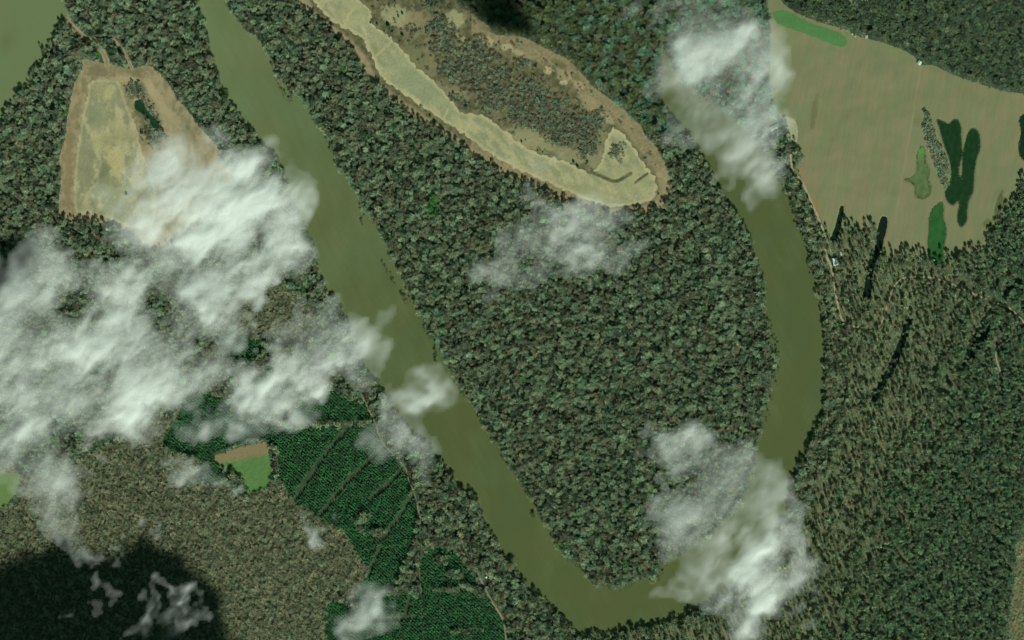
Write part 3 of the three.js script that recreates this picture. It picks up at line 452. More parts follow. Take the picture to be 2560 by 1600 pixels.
// brush inside the peninsula clearing and the small western thicket
const brush = [];
const thickets = [[1112, 110, 34, 50, 0], [1135, 165, 40, 40, 0.2], [1200, 140, 44, 40, 0.7], [1190, 190, 36, 36, 0.6], [1090, 60, 14, 30, 0.5], [1030, 78, 20, 12, 0.2], [1330, 235, 46, 34, 0.5], [1310, 275, 46, 42, 0.3], [1380, 290, 60, 46, 0.7], [1450, 320, 50, 42, 0.7], [1490, 300, 20, 26, 0.4], [1475, 360, 22, 42, 0.2], [1400, 345, 34, 22, 0.2], [1240, 240, 36, 40, 0.6], [1250, 190, 26, 24, 0.2], [1300, 165, 24, 16, 0.2], [1545, 380, 14, 18, 0.2], [338, 225, 20, 20, 0], [372, 282, 16, 40, -0.6], [385, 340, 24, 30, -0.5], [1150, 255, 30, 12, 0.6], [1180, 0, 60, 12, 0.5], [1085, 0, 30, 24, 0]];
for (let y = -20; y < 470; y += 5.4) for (let x = 300; x < 1660; x += 5.4) {
  const px = x + rr(-2.6, 2.6), py = y + rr(-2.6, 2.6), n = fbm(px / 16, py / 16, 3), q = rnd();
  let e = 9; for (const [cx, cy, rx, ry, a] of thickets) e = Math.min(e, ell(px, py, cx, cy, rx, ry, a));
  const inBrush = S.clear(px, py) < -14 && S.meadow(px, py) > 4 && dirtSide(px, py) > 4;
  if (mWater(px, py) || !(e + 0.9 * n < 1.0 ? q < 0.92 : inBrush && q < 0.05 + 0.10 * n)) continue;
  const c = rnd() < 0.25 ? TEAL : rnd() < 0.3 ? [0.28, 0.25, 0.17] : rnd() < 0.5 ? [0.17, 0.175, 0.11] : GREY;
  brush.push({ x: px, y: py, R: rr(1.3, 4.8), H: rr(3, 9), a: rr(0, 6.283), c: shade(c, rr(0.45, 0.9)) });
}
// flooded trees standing in the lake off the wooded shores
const flooded = [];
const floodLines = [[[699, 206], [706, 225], [714, 243], [727, 254]], [[958, 664], [966, 678], [972, 684], [980, 700], [987, 712]], [[1003, 735], [1010, 745], [1018, 758]], [[1062, 812], [1072, 842], [1080, 848]], [[1085, 872], [1091, 890], [1093, 906]], [[905, 508], [908, 552], [905, 560]], [[1470, 1440], [1488, 1462], [1506, 1466], [1535, 1470], [1568, 1470], [1595, 1450]], [[1630, 1458], [1650, 1440], [1668, 1418]], [[1395, 1370], [1412, 1392], [1432, 1408], [1448, 1420], [1455, 1432]], [[1330, 1284], [1334, 1290]], [[1330, 1468], [1336, 1482]], [[535, 168], [540, 186]], [[518, 90], [524, 130], [530, 160]], [[560, 225], [568, 240]], [[918, 800], [930, 820], [940, 850], [945, 880]].map(([x, y]) => [x + 1000, y]), [[1944, 870], [1946, 900], [1944, 930], [1938, 960]], [[1930, 985], [1920, 1010], [1918, 1040], [1912, 1070]], [[1860, 1180], [1870, 1200]], [[2014, 600], [2022, 640], [2028, 690]], [[1140, 960], [1150, 976], [1158, 986]], [[130, 95], [140, 70]], [[100, 118], [112, 130]], [[1404, 1540], [1412, 1552]]];
for (const l of floodLines) { const c = smooth(l.length > 2 ? l : [l[0], [(l[0][0] + l[1][0]) / 2 + 2, (l[0][1] + l[1][1]) / 2], l[1]], false, 6); for (const [x, y] of c) if (rnd() < 0.85) flooded.push({ x: x + rr(-5, 5), y: y + rr(-4, 4), R: rr(1.6, 3.0), H: rr(6, 11), a: rr(0, 6.283), c: shade(rnd() < 0.5 ? [0.17, 0.20, 0.10] : DARK, rr(0.7, 1.2)) }); }

const M4 = new THREE.Matrix4(), Q = new THREE.Quaternion(), YAX = new THREE.Vector3(0, 1, 0), COL = new THREE.Color();
function forest(list, kind, name, label, yOf = (s) => height(s.x, s.y) - 0.2) {
  const variants = KINDS[kind], group = new THREE.Group();
  variants.forEach((v, k) => {
    const mine = list.filter((_, i) => i % variants.length === k), im = new THREE.InstancedMesh(v.all, treeMat, mine.length);
    mine.forEach((s, i) => {
      M4.compose(new THREE.Vector3(X(s.x), yOf(s), Z(s.y)), Q.setFromAxisAngle(YAX, s.a), new THREE.Vector3(s.R * rr(0.72, 1.3), s.H, s.R * rr(0.72, 1.3)));
      im.setMatrixAt(i, M4); im.setColorAt(i, COL.setRGB(...s.c));
    });
    im.name = 'trees'; im.userData.kind = 'stuff'; group.add(im);
  });
  put(group, name, { kind: 'stuff', label, category: 'forest' });
}
// single trees: the largest crowns, as things with trunk and crown
const tintMats = new Map();
function tintMat(c) { const k = c.map((v) => Math.round(v * 45)).join(); if (!tintMats.has(k)) tintMats.set(k, new THREE.MeshStandardMaterial({ vertexColors: true, roughness: 1, side: THREE.DoubleSide, color: new THREE.Color().setRGB(...c.map((v) => Math.round(v * 45) / 45 + 0.004)) })); return tintMats.get(k); }
function singleTree(s, v, name, label, category, group, yOf = height(s.x, s.y) - 0.2) {
  const t = new THREE.Group(), m = tintMat(s.c);
  part(v.trunk, m, 'trunk', t); part(v.crown, m, 'crown', t);
  t.position.set(X(s.x), yOf, Z(s.y)); t.rotation.y = s.a; t.scale.set(s.R, s.H, s.R);
  return put(t, name, { label, category, ...(group ? { group } : {}) });
}
const pen = polySdf([[600, -50], [700, 180], [850, 400], [1000, 660], [1130, 900], [1280, 1170], [1400, 1360], [1500, 1460], [1700, 1390], [1880, 1200], [1940, 900], [1900, 700], [1780, 440], [1660, 260], [1640, -50]]);
const visible = (s) => s.x > 5 && s.x < 2555 && s.y > 5 && s.y < 1595;
{
  const all = []; for (const k of ['bank', 'north', 'ne', 'seThin', 'seDense']) for (const s of spots[k]) if (visible(s)) all.push({ s, k });
  all.sort((a, b) => b.s.R - a.s.R);
  const share = { bank: 150, north: 45, ne: 35, seThin: 35, seDense: 35 }, taken = {}, chosen = new Set();
  const lab = { bank: ['broad bare grey green hardwood tree rising from the lakeside forest', 'tall hardwoods in the lakeside forest'], north: ['broad olive hardwood tree in the forest north of the clearing', 'tall hardwoods in the north forest'], ne: ['round dark green tree in the even forest block north of the tan field', 'large trees in the north-east forest block'], seThin: ['tall slender bare tree casting a long shadow in the open eastern wood', 'tall trees in the open eastern wood'], seDense: ['slender grey green tree in the dense south-eastern wood', 'tall trees in the dense south-eastern wood'] };
  for (const { s, k } of all) {
    if ((taken[k] = taken[k] ?? 0) >= share[k]) continue;
    taken[k]++; chosen.add(s);
    const vs = KINDS[STAND[k].kind]; const where = k !== 'bank' ? null : s.x > lakeEast(s.y) - 8 && s.y > 250 ? 'eastern lake bank' : pen(s.x, s.y) < 0 ? 'wooded peninsula inside the horseshoe' : s.y < 700 ? 'north-western lake bank' : 'south-western lake bank';
    singleTree(s, vs[taken[k] % vs.length], 'hardwood_tree', where ? 'broad bare grey green hardwood tree on the ' + where : lab[k][0], 'tree', where ? 'tall hardwoods on the ' + where : lab[k][1]);
  }
  for (const k of Object.keys(share)) spots[k] = spots[k].filter((s) => !chosen.has(s));
  const ps = spots.pine.filter((s) => visible(s) && s.x > 690).sort((a, b) => b.R * b.H - a.R * a.H).slice(0, 300), pick = new Set(ps);
  ps.forEach((s, i) => { const where = s.y < 1062 ? 'northern strip of planted pines' : s.x > 1050 ? 'square pine blocks near the south shore' : s.y < 1380 ? 'large diagonal pine block' : 'southern strips of planted pines'; singleTree(s, KINDS.pine[i % 2], 'pine_tree', 'tall dark green pine in the ' + where, 'tree', 'tall pines in the ' + where); });
  spots.pine = spots.pine.filter((s) => !pick.has(s));
}
for (const [k, p] of Object.entries(STAND)) forest(spots[k], p.kind, p.name, p.label);
{
  const under = [], reeds = [];
  for (let y = 480; y < 1680; y += 8) for (let x = 1900; x < 2640; x += 8) { const px = x + rr(-4, 4), py = y + rr(-4, 4), st = standOf(px, py); if ((st === 'seThin' || st === 'seDense') && !mWater(px, py) && !mOpen(px, py) && rnd() < (st === 'seThin' ? 0.45 : 0.85)) under.push({ x: px, y: py, R: rr(1.0, 3.0), H: rr(1.2, 4.0), a: rr(0, 6.28), c: shade(rnd() < 0.5 ? [0.26, 0.33, 0.20] : [0.30, 0.26, 0.16], rr(0.7, 1.2)) }); }
  for (const w of waters.slice(2, 6)) for (const [x, y] of w.pts) for (let i = 0; i < 2; i++) if (rnd() < 0.5) reeds.push({ x: x + rr(-2.5, 2.5), y: y + rr(-2.5, 2.5), R: rr(0.7, 1.7), H: rr(0.9, 1.8), a: rr(0, 6.28), c: shade([0.10, 0.14, 0.06], rr(0.6, 1.3)) });
  forest(under, 'scrub', 'undergrowth', 'low grey green undergrowth on the floor of the eastern wood');
  forest(reeds, 'scrub', 'reeds', 'dark green reeds fringing the field ponds', (q) => Math.max(WATER_Y, height(q.x, q.y)) - 0.1);
}
forest(brush, 'scrub', 'brush', 'grey and brown leafless brush in the peninsula and western clearings');
flooded.forEach((s, i) => singleTree(s, KINDS.scrub[i % 2], 'flooded_tree', s.x > 1880 ? 'small tree standing in the water of the eastern arm' : s.y > 1340 ? 'small tree standing in the water off the southern shore' : 'small tree standing in the water of the western arm', 'tree', s.x > 1880 ? 'flooded trees in the eastern arm' : s.y > 1340 ? 'flooded trees at the southern shore' : 'flooded trees in the western arm', WATER_Y - 0.6));

// trees on the field: the leafless clump beside the dark pond, and the trees north of the western clearing
{
  const clump = [[2314, 282], [2318, 292], [2324, 300], [2322, 312], [2330, 318], [2316, 326], [2326, 332], [2336, 336], [2318, 342], [2330, 348], [2340, 352], [2322, 358], [2334, 364], [2346, 366], [2328, 374], [2340, 380], [2352, 378], [2334, 390], [2346, 394], [2358, 392], [2338, 404], [2350, 408], [2362, 404], [2368, 414], [2344, 420], [2356, 424], [2366, 430], [2352, 436], [2362, 444], [2356, 452], [2366, 458], [2362, 468]];
  for (const [x, y] of clump) singleTree({ x: x + rr(-2, 2), y: y + rr(-2, 2), R: rr(5, 7.6), H: rr(10, 15), a: rr(0, 6), c: shade([0.20, 0.30, 0.20], rr(0.7, 1.15)) }, KINDS.round[0], 'field_tree', 'bare grey green tree in the clump beside the dark forked pond', 'tree', 'trees beside the dark pond');
  const grove = []; for (let i = 0; i < 26; i++) { const t = rnd(); grove.push([mix(272, 312, t) + rr(-9, 9), mix(118, 160, t) + rr(-9, 9)]); } for (let i = 0; i < 10; i++) grove.push([rr(212, 244), rr(108, 140)]);
  for (const [x, y] of grove) if (!mWater(x, y)) singleTree({ x, y, R: rr(2.6, 4.2), H: rr(8, 12), a: rr(0, 6), c: shade(rnd() < 0.6 ? TEAL : DARK, rr(0.75, 1.1)) }, KINDS.hardwood[1], 'clearing_tree', 'teal grey tree in the grove between the sandy tracks', 'tree', 'grove north of the western clearing');
  const barnTrees = [[1962, 302], [1966, 314], [1968, 326], [1974, 340], [1976, 352], [1990, 384], [1996, 394], [2002, 404], [1960, 346], [1950, 352], [1944, 360], [1954, 366], [1968, 362], [1988, 398], [1994, 410]];
  for (const [x, y] of barnTrees) singleTree({ x, y, R: rr(3, 4.8), H: rr(8, 12), a: rr(0, 6), c: shade(TEAL, rr(0.7, 1.1)) }, KINDS.hardwood[2], 'yard_tree', 'teal grey tree beside the grey barns and the pale yard', 'tree', 'trees round the barns');
}
// evergreen shrubs dotted over the clearings
const cedars = [[996, 41, 4.2, 'in the pale grass near the north edge, lower of a pair'], [1006, 34, 4.4, 'in the pale grass near the north edge, upper of a pair'], [943, 61, 4.6, 'on the meadow edge, third from the largest one'], [926, 57, 3.2, 'small, westernmost on the meadow edge'], [971, 66, 8.0, 'largest and darkest on the meadow edge'], [961, 78, 2.6, 'small, just south-west of the largest one'], [981, 80, 3.0, 'small, just south-east of the largest one'], [1006, 89, 6.0, 'standing alone east of the largest one'], [973, 92, 2.4, 'tiny, on the meadow path'], [1133, 232, 4.0, 'alone in the brown grass at mid clearing'], [1166, 267, 7.2, 'large, alone at the meadow edge at mid clearing'], [1340, 169, 4.6, 'bright, beside the sandy spots of the north side'], [1304, 354, 3.6, 'by the lower meadow edge, left of a row'], [1314, 350, 2.2, 'tiny, right of the row by the lower meadow edge'], [1344, 376, 3.0, 'at the lower meadow edge, middle one'], [1357, 381, 2.8, 'at the lower meadow edge, right one'], [1434, 405, 4.8, 'left of the trio above the dark creek'], [1444, 417, 5.2, 'middle of the trio above the dark creek'], [1469, 405, 4.0, 'right of the trio above the dark creek'], [354, 333, 5.6, 'dark, at the foot of the green pool in the western clearing'], [316, 485, 5.0, 'alone in the western meadow beside the cloud'], [1646, 485, 3.2, 'alone at the eastern tip of the meadow'], [1075, 290, 4.0, 'low, on the dirt strip along the meadow'], [2050, 1140, 3, 'beside the eastern shore']];
for (const [x, y, r, where] of cedars) singleTree({ x, y, R: r * 0.72, H: r * 1.7, a: rr(0, 6), c: shade([0.030, 0.115, 0.040], rr(0.8, 1.1)) }, KINDS.cedar[0], 'evergreen_shrub', 'dark evergreen shrub ' + where, 'shrub', 'evergreen shrubs in the clearings');

// ---------------------------------------------------------------- buildings
const boxPart = (name, w, h, d, x, y, z, m, parent) => { const g = new THREE.BoxGeometry(w, h, d); g.translate(x, y, z); return part(g, m, name, parent); };
function slope(name, w, len, thick, pitch, side, eave, m, parent, seams = 0) {   // one half of a gable roof, ridge along z
  const run = w / 2 + 0.5, L = run / Math.cos(pitch), g = new THREE.BoxGeometry(L, thick, len);
  g.translate(-L / 2, thick / 2, 0); g.rotateZ(pitch);                            // falls away from the ridge towards -x
  g.translate(0, eave + (w / 2) * Math.tan(pitch), 0); if (side > 0) g.rotateY(Math.PI);
  const r = part(g, m, name, parent);
  for (let i = 0; i < seams; i++) { const s = new THREE.BoxGeometry(L, 0.08, 0.10); s.translate(-L / 2, thick + 0.04, mix(-len / 2 + 0.4, len / 2 - 0.4, i / (seams - 1))); s.rotateZ(pitch); s.translate(0, eave + (w / 2) * Math.tan(pitch), 0); if (side > 0) s.rotateY(Math.PI); part(s, m, 'roof_seam', r); }
  return r;
}
function gableWall(w, h, d, pitch, m, parent) {
  const s = new THREE.Shape([[-w / 2, 0], [w / 2, 0], [w / 2, h], [0, h + (w / 2) * Math.tan(pitch) - 0.05], [-w / 2, h]].map(([x, y]) => new THREE.Vector2(x, y))), g = new THREE.ExtrudeGeometry(s, { depth: d, bevelEnabled: false });
  g.translate(0, 0, -d / 2); return part(g, m, 'wall', parent);
}
function house({ x, y, w, d, h, pitch, turn, roof, roof2 = roof, wall, name, label, category, seams = 0, porch, group }) {
  const o = new THREE.Group(), dark = mat(0.05, 0.05, 0.05, 0.3), trim = mat(0.5, 0.48, 0.42);
  gableWall(w, h, d, pitch, wall, o);
  slope('roof', w, d + 1.0, 0.18, pitch, -1, h, roof, o, seams); slope('roof', w, d + 1.0, 0.18, pitch, 1, h, roof2, o, seams);
  boxPart('ridge_cap', 0.5, 0.12, d + 1.05, 0, h + (w / 2) * Math.tan(pitch) + 0.24, 0, roof, o);
  boxPart('door', 1.2, 2.1, 0.08, w * 0.18, 1.05, d / 2 + 0.04, trim, o);
  for (const k of [-0.25, 0.25]) { const f = boxPart('window', 0.08, 1.2, 1.4, -w / 2 - 0.04, h * 0.6, d * k, trim, o); boxPart('pane', 0.03, 1.0, 1.2, -w / 2 - 0.1, h * 0.6, d * k, dark, f); const e = boxPart('window', 0.08, 1.2, 1.4, w / 2 + 0.04, h * 0.6, d * k, trim, o); boxPart('pane', 0.03, 1.0, 1.2, w / 2 + 0.1, h * 0.6, d * k, dark, e); }
  if (porch) { const p = boxPart('porch_roof', w * 0.8, 0.12, 3, 0, h * 0.85, d / 2 + 1.6, mat(0.20, 0.15, 0.10), o); for (const k of [-1, 1]) boxPart('porch_post', 0.15, h * 0.85, 0.15, k * w * 0.38, h * 0.42, d / 2 + 2.9, trim, p); }
  o.position.set(X(x), height(x, y) + 0.1, Z(y)); o.rotation.y = turn;
  return put(o, name, { label, category, ...(group ? { group } : {}) });
}
const whiteRoof = mat(0.80, 0.90, 0.88, 0.45), tealRoof = mat(0.42, 0.56, 0.47, 0.5), greyRoof = mat(0.20, 0.27, 0.22, 0.7), plank = mat(0.32, 0.30, 0.24);
house({ x: 2088, y: 654.5, w: 11, d: 18, h: 3.2, pitch: 0.24, turn: 0.19, roof: mat(0.68, 0.80, 0.76, 0.5), roof2: whiteRoof, wall: plank, seams: 9, porch: true, name: 'house', label: 'white metal roofed house beside the east bank dirt track', category: 'house' });
house({ x: 2104, y: 634, w: 5, d: 8.5, h: 2.3, pitch: 0.2, turn: 0.15, roof: mat(0.62, 0.60, 0.42, 0.7), wall: plank, name: 'shed', label: 'small cream roofed shed north-east of the white roofed house', category: 'shed' });
house({ x: 2298, y: 157.5, w: 8.5, d: 8.5, h: 4.2, pitch: 0.3, turn: -0.62, roof: tealRoof, roof2: mat(0.52, 0.66, 0.55, 0.5), wall: plank, seams: 5, name: 'cabin', label: 'square pale teal roofed cabin at the north edge of the tan field', category: 'cabin' });
house({ x: 1937, y: 319, w: 10, d: 25, h: 4.0, pitch: 0.26, turn: Math.PI / 2 + 0.46, roof: greyRoof, roof2: mat(0.23, 0.31, 0.25, 0.7), wall: plank, seams: 8, name: 'barn', label: 'narrow grey green barn, northern of the two by the lake arm', category: 'barn' });
house({ x: 1941, y: 335, w: 14, d: 29, h: 4.6, pitch: 0.26, turn: Math.PI / 2 + 0.46, roof: mat(0.22, 0.30, 0.24, 0.7), roof2: greyRoof, wall: plank, seams: 10, name: 'barn', label: 'wide grey green barn, southern of the two by the lake arm', category: 'barn' });
house({ x: 2166, y: 92, w: 6, d: 7.5, h: 2.6, pitch: 0.2, turn: 0.1, roof: mat(0.36, 0.42, 0.34, 0.7), wall: plank, name: 'shed', label: 'grey roofed shed under the trees at the north field edge', category: 'shed' });
house({ x: 1216.5, y: 1443.5, w: 3.2, d: 3.6, h: 2.3, pitch: 0.25, turn: 0.4, roof: mat(0.75, 0.80, 0.72, 0.5), wall: plank, name: 'shed', label: 'tiny white roofed shed above the sandy track near the south shore', category: 'shed' });
house({ x: 1217.5, y: 1469, w: 5.2, d: 6, h: 2.5, pitch: 0.3, turn: -0.5, roof: mat(0.62, 0.66, 0.50, 0.6), roof2: mat(0.34, 0.45, 0.38, 0.6), wall: plank, name: 'shed', label: 'two toned shed on the sandy track near the south shore', category: 'shed' });
// raised hunting huts at the field edge
for (const [x, y, c, label] of [[2130, 86, [0.72, 0.74, 0.62], 'white raised box hut at the north field edge, brightest of three'], [2137.5, 91.5, [0.55, 0.55, 0.36], 'yellowish raised box hut just right of the white one'], [2104, 77, [0.36, 0.36, 0.26], 'grey raised box hut between the green strip and the wood']]) {
  const o = new THREE.Group(), m = mat(...c, 0.6), w = mat(0.16, 0.13, 0.09);
  boxPart('cabin_wall', 2.4, 2.0, 2.4, 0, 4.0, 0, w, o); boxPart('platform', 2.9, 0.15, 2.9, 0, 2.92, 0, w, o);
  const r = new THREE.BoxGeometry(3.2, 0.15, 3.2); r.rotateX(-0.12); r.translate(0, 5.2, 0); part(r, m, 'roof', o);
  for (const sx of [-1, 1]) for (const sz of [-1, 1]) part(limb(new THREE.Vector3(sx * 1.5, 0, sz * 1.5), new THREE.Vector3(sx * 1.1, 2.9, sz * 1.1), 0.1, 0.1, 5), w, 'leg', o);
  boxPart('window', 1.2, 0.5, 0.06, 0, 4.2, 1.23, mat(0.02, 0.02, 0.02, 0.3), o);
  o.position.set(X(x), height(x, y) + 0.2, Z(y)); o.rotation.y = 0.4; put(o, 'raised_hut', { label, category: 'hut', group: 'huts at the field edge' });
}

// ---------------------------------------------------------------- clouds
const cloudMat = new THREE.MeshStandardMaterial({ color: new THREE.Color().setRGB(0.90, 0.95, 0.905), vertexColors: true, roughness: 1, transparent: true, side: THREE.DoubleSide, depthWrite: false });
const fr = 1.0583;                                                    // blob lists below are in 0.945ths of a metre
function cloud(blobs, label, { y = CLOUD_Y, layers = 6, gap = 2.5, res = 5, thick = 1, fine = 1, hard = false, name = 'cloud' } = {}) {
  const k = (EYE - y) / EYE;                                          // blobs are listed as seen on the map below
  const B = blobs.map(([bx, by, rx, ry, s, a = 0]) => ({ x: (bx * fr - 1280) * k, z: (by * fr - 800) * k, rx: rx * fr * k * 1.32, ry: ry * fr * k * 1.32, s, c: Math.cos(a), n: Math.sin(a) }));
  let x0 = 1e9, z0 = 1e9, x1 = -1e9, z1 = -1e9;
  for (const b of B) { const r = Math.max(b.rx, b.ry) * 2.6; x0 = Math.min(x0, b.x - r); x1 = Math.max(x1, b.x + r); z0 = Math.min(z0, b.z - r); z1 = Math.max(z1, b.z + r); }
  const nx = Math.ceil((x1 - x0) / res), nz = Math.ceil((z1 - z0) / res), D = new Float32Array((nx + 1) * (nz + 1));
  for (let j = 0; j <= nz; j++) for (let i = 0; i <= nx; i++) {
    const x = x0 + i * res, z = z0 + j * res, wx = x + 50 * fbm(x / 130, z / 130, 3) + 10 * noiseB(x / 38, z / 38), wz = z + 50 * fbm(x / 130 + 31, z / 130 - 7, 3) + 10 * noiseB(x / 38 + 9, z / 38);
    let d = 0;
    for (const b of B) { const dx = wx - b.x, dz = wz - b.z, u = (dx * b.c + dz * b.n) / b.rx, v = (-dx * b.n + dz * b.c) / b.ry, q = u * u + v * v; if (q < 7) d += b.s * (Math.exp(-q * 1.3) + (b.s > 0 ? 0.22 * Math.exp(-q * 0.6) : 0)); }
    D[j * (nx + 1) + i] = hard ? sstep(0.30, 0.62, 1 - Math.exp(-d)) : Math.pow(1 - Math.exp(-Math.max(0, d)), 1.25);
  }
  const o = new THREE.Group();
  for (let l = 0; l < layers; l++) {
    const pos = [], col = [], idx = [], A = new Float32Array(D.length), id = new Int32Array(D.length).fill(-1);
    for (let j = 0; j <= nz; j++) for (let i = 0; i <= nx; i++) {
      const n = j * (nx + 1) + i, d = D[n]; if (d < 0.03) continue;
      const x = x0 + i * res, z = z0 + j * res, u = (x * 0.77 - z * 0.64), v = (x * 0.64 + z * 0.77);       // wisps drawn out from south-west to north-east
      const q = 12 * noiseB(x / 90, z / 90), w = fbm((u + q) / 230 / fine + l * 0.02, (v + q) / 112 / fine - l * 0.02, 5), f = fbm((u + 8 * noise(x / 40, z / 40)) / 80 / fine + l * 0.04, (v + 8 * noise(x / 40 + 5, z / 40)) / 32 / fine, 5, noiseB);
      const t = hard ? d : Math.max(0, d * (1.0 + 1.35 * w + 0.40 * f) - 0.008), tau = (1.05 * t + 1.45 * t * t * t) * thick / layers;
      A[n] = 1 - Math.exp(-tau);
    }
    for (let j = 0; j <= nz; j++) for (let i = 0; i <= nx; i++) {
      const n = j * (nx + 1) + i; let m = 0;
      for (let a = -1; a <= 1; a++) for (let b = -1; b <= 1; b++) { const p = j + a, q = i + b; if (p >= 0 && q >= 0 && p <= nz && q <= nx) m = Math.max(m, A[p * (nx + 1) + q]); }
      if (m < 0.012) continue;
      const x = x0 + i * res, z = z0 + j * res;
      id[n] = pos.length / 3;
      pos.push(x, y + (l - layers / 2) * gap + 22 * fbm(x / 260, z / 260, 2) + 2 * l * D[n], z);
      col.push(1, 1, 1, A[n]);
    }
    for (let j = 0; j < nz; j++) for (let i = 0; i < nx; i++) { const a = id[j * (nx + 1) + i], b = id[j * (nx + 1) + i + 1], c = id[(j + 1) * (nx + 1) + i], d = id[(j + 1) * (nx + 1) + i + 1]; if (a < 0 || b < 0 || c < 0 || d < 0) continue; idx.push(a, c, b, b, c, d); }
    if (!idx.length) continue;
    const g = new THREE.BufferGeometry();
    g.setAttribute('position', new THREE.Float32BufferAttribute(pos, 3)); g.setAttribute('color', new THREE.Float32BufferAttribute(col, 4));
    g.setIndex(idx); g.computeVertexNormals();
    { const n = g.attributes.normal, e = new THREE.Vector3(); for (let i = 0; i < n.count; i++) { e.fromBufferAttribute(n, i).multiplyScalar(0.5); e.y += 0.5; e.normalize(); n.setXYZ(i, e.x, e.y, e.z); } }   // droplets scatter light all ways, so relief shades softly
    part(g, cloudMat, 'vapour', o).userData.kind = 'stuff';
  }
  return put(o, name, { label, category: 'cloud' });
}
const ne = -0.62;
cloud([[400, 370, 60, 40, 0.45], [470, 420, 90, 55, 0.6], [420, 470, 100, 55, 0.8], [540, 500, 100, 60, 1.0], [500, 560, 105, 65, 0.85], [590, 460, 60, 60, 0.8], [560, 620, 75, 65, 1.0], [500, 680, 75, 55, 0.75], [530, 740, 42, 52, 0.75], [410, 540, 55, 50, 0.55], [600, 400, 60, 42, 0.32], [670, 550, 60, 60, 0.24], [705, 500, 32, 32, 0.2], [645, 620, 50, 50, 0.24], [790, 520, 50, 120, -0.25], [340, 420, 40, 50, 0.35], [380, 590, 50, 30, 0.35], [640, 700, 60, 50, -0.6], [660, 430, 30, 40, -0.25], [470, 390, 50, 14, -0.3, 0.5], [430, 620, 40, 40, -0.4]], 'tall bright white cloud over the western clearing', { thick: 0.75 });
cloud([[60, 640, 80, 50, 0.42], [30, 720, 65, 55, 0.75], [80, 790, 75, 45, 0.7], [150, 690, 80, 50, 0.36], [120, 560, 40, 40, 0.32], [110, 600, 20, 50, 0.3, -0.3], [210, 640, 60, 40, 0.32], [270, 660, 60, 40, 0.36], [330, 650, 40, 50, 0.36, 0.4], [250, 760, 50, 80, 0.8, 0.4], [290, 720, 30, 60, 0.85, 0.3], [230, 840, 60, 55, 1.1], [320, 850, 75, 55, 0.85], [270, 930, 105, 45, 0.95], [380, 880, 75, 55, 0.65], [450, 860, 65, 48, 0.52], [100, 870, 85, 48, 0.5], [40, 960, 55, 38, 0.85], [60, 1010, 55, 36, 0.85], [140, 990, 85, 45, 0.5], [230, 1000, 75, 36, 0.55], [300, 1020, 55, 28, 0.4], [60, 1080, 85, 45, 0.46], [130, 1130, 60, 50, 0.55], [125, 1195, 30, 40, 0.42], [150, 1250, 16, 30, 0.35], [330, 960, 90, 34, 0.5], [430, 920, 60, 34, 0.42], [370, 790, 60, 34, 0.42], [490, 840, 40, 36, 0.4], [5, 830, 38, 60, 0.6], [170, 790, 60, 60, 0.32], [420, 760, 60, 50, 0.4], [-30, 900, 60, 120, 0.6], [175, 735, 34, 62, -0.75, 0.5], [110, 850, 60, 26, -0.4], [265, 600, 90, 26, -0.6], [200, 580, 60, 26, -0.4], [400, 720, 46, 46, -0.5], [150, 905, 50, 26, -0.35], [350, 800, 50, 30, -0.3], [130, 950, 50, 20, -0.3], [450, 780, 60, 30, -0.35], [200, 1050, 60, 26, -0.35], [90, 670, 50, 16, -0.3], [275, 890, 26, 24, -0.35]], 'broad ragged white cloud bank at the west edge', { thick: 0.42 });
cloud([[640, 885, 80, 32, 0.75, ne], [705, 870, 85, 36, 0.8, ne], [800, 840, 58, 34, 0.75, ne], [750, 885, 60, 34, 0.6, ne], [600, 935, 62, 30, 0.75], [660, 968, 45, 22, 0.6], [715, 970, 30, 20, 0.4], [720, 800, 52, 40, 0.3, ne], [775, 720, 40, 40, 0.26], [820, 780, 55, 36, 0.28], [868, 890, 30, 60, 0.26], [545, 1020, 60, 18, 0.38], [680, 790, 60, 24, 0.26, ne], [500, 1010, 30, 14, 0.3], [670, 930, 60, 22, -0.45, -0.6], [640, 830, 50, 20, -0.4, -0.6], [760, 930, 50, 20, -0.3, -0.6]], 'streaky white cloud between the brown wood and the pines', { thick: 0.55 });
cloud([[1000, 918, 45, 26, 0.46], [945, 960, 58, 20, 0.40, ne], [1040, 930, 34, 16, 0.16], [900, 765, 40, 18, 0.2, ne], [960, 1040, 26, 40, 0.28], [1000, 1085, 28, 40, 0.28], [870, 1045, 40, 26, 0.24], [1060, 1060, 14, 10, 0.1], [880, 810, 40, 26, 0.16]], 'thin torn cloud wisps over the western arm of the lake', { layers: 4, thick: 0.75 });
cloud([[1690, 110, 85, 38, 0.55, -0.25], [1625, 132, 46, 36, 0.48], [1745, 98, 55, 36, 0.48], [1785, 195, 50, 55, 0.55], [1690, 190, 65, 45, 0.36], [1612, 180, 46, 36, 0.34], [1745, 258, 65, 42, 0.52, -0.3], [1806, 262, 34, 60, 0.52], [1690, 288, 62, 34, 0.46], [1720, 340, 62, 36, 0.46], [1772, 372, 44, 46, 0.52], [1785, 432, 36, 46, 0.55], [1795, 462, 22, 30, 0.36], [1758, 485, 12, 20, 0.36], [1600, 30, 60, 40, 0.2], [1720, 30, 60, 28, 0.22], [1395, 40, 22, 22, 0.12], [1485, 30, 30, 30, 0.16], [1560, 240, 50, 30, 0.2], [1840, 180, 24, 70, 0.2], [1650, 240, 40, 40, 0.3]], 'pale green white cloud over the north end of the eastern arm', { thick: 0.5 });
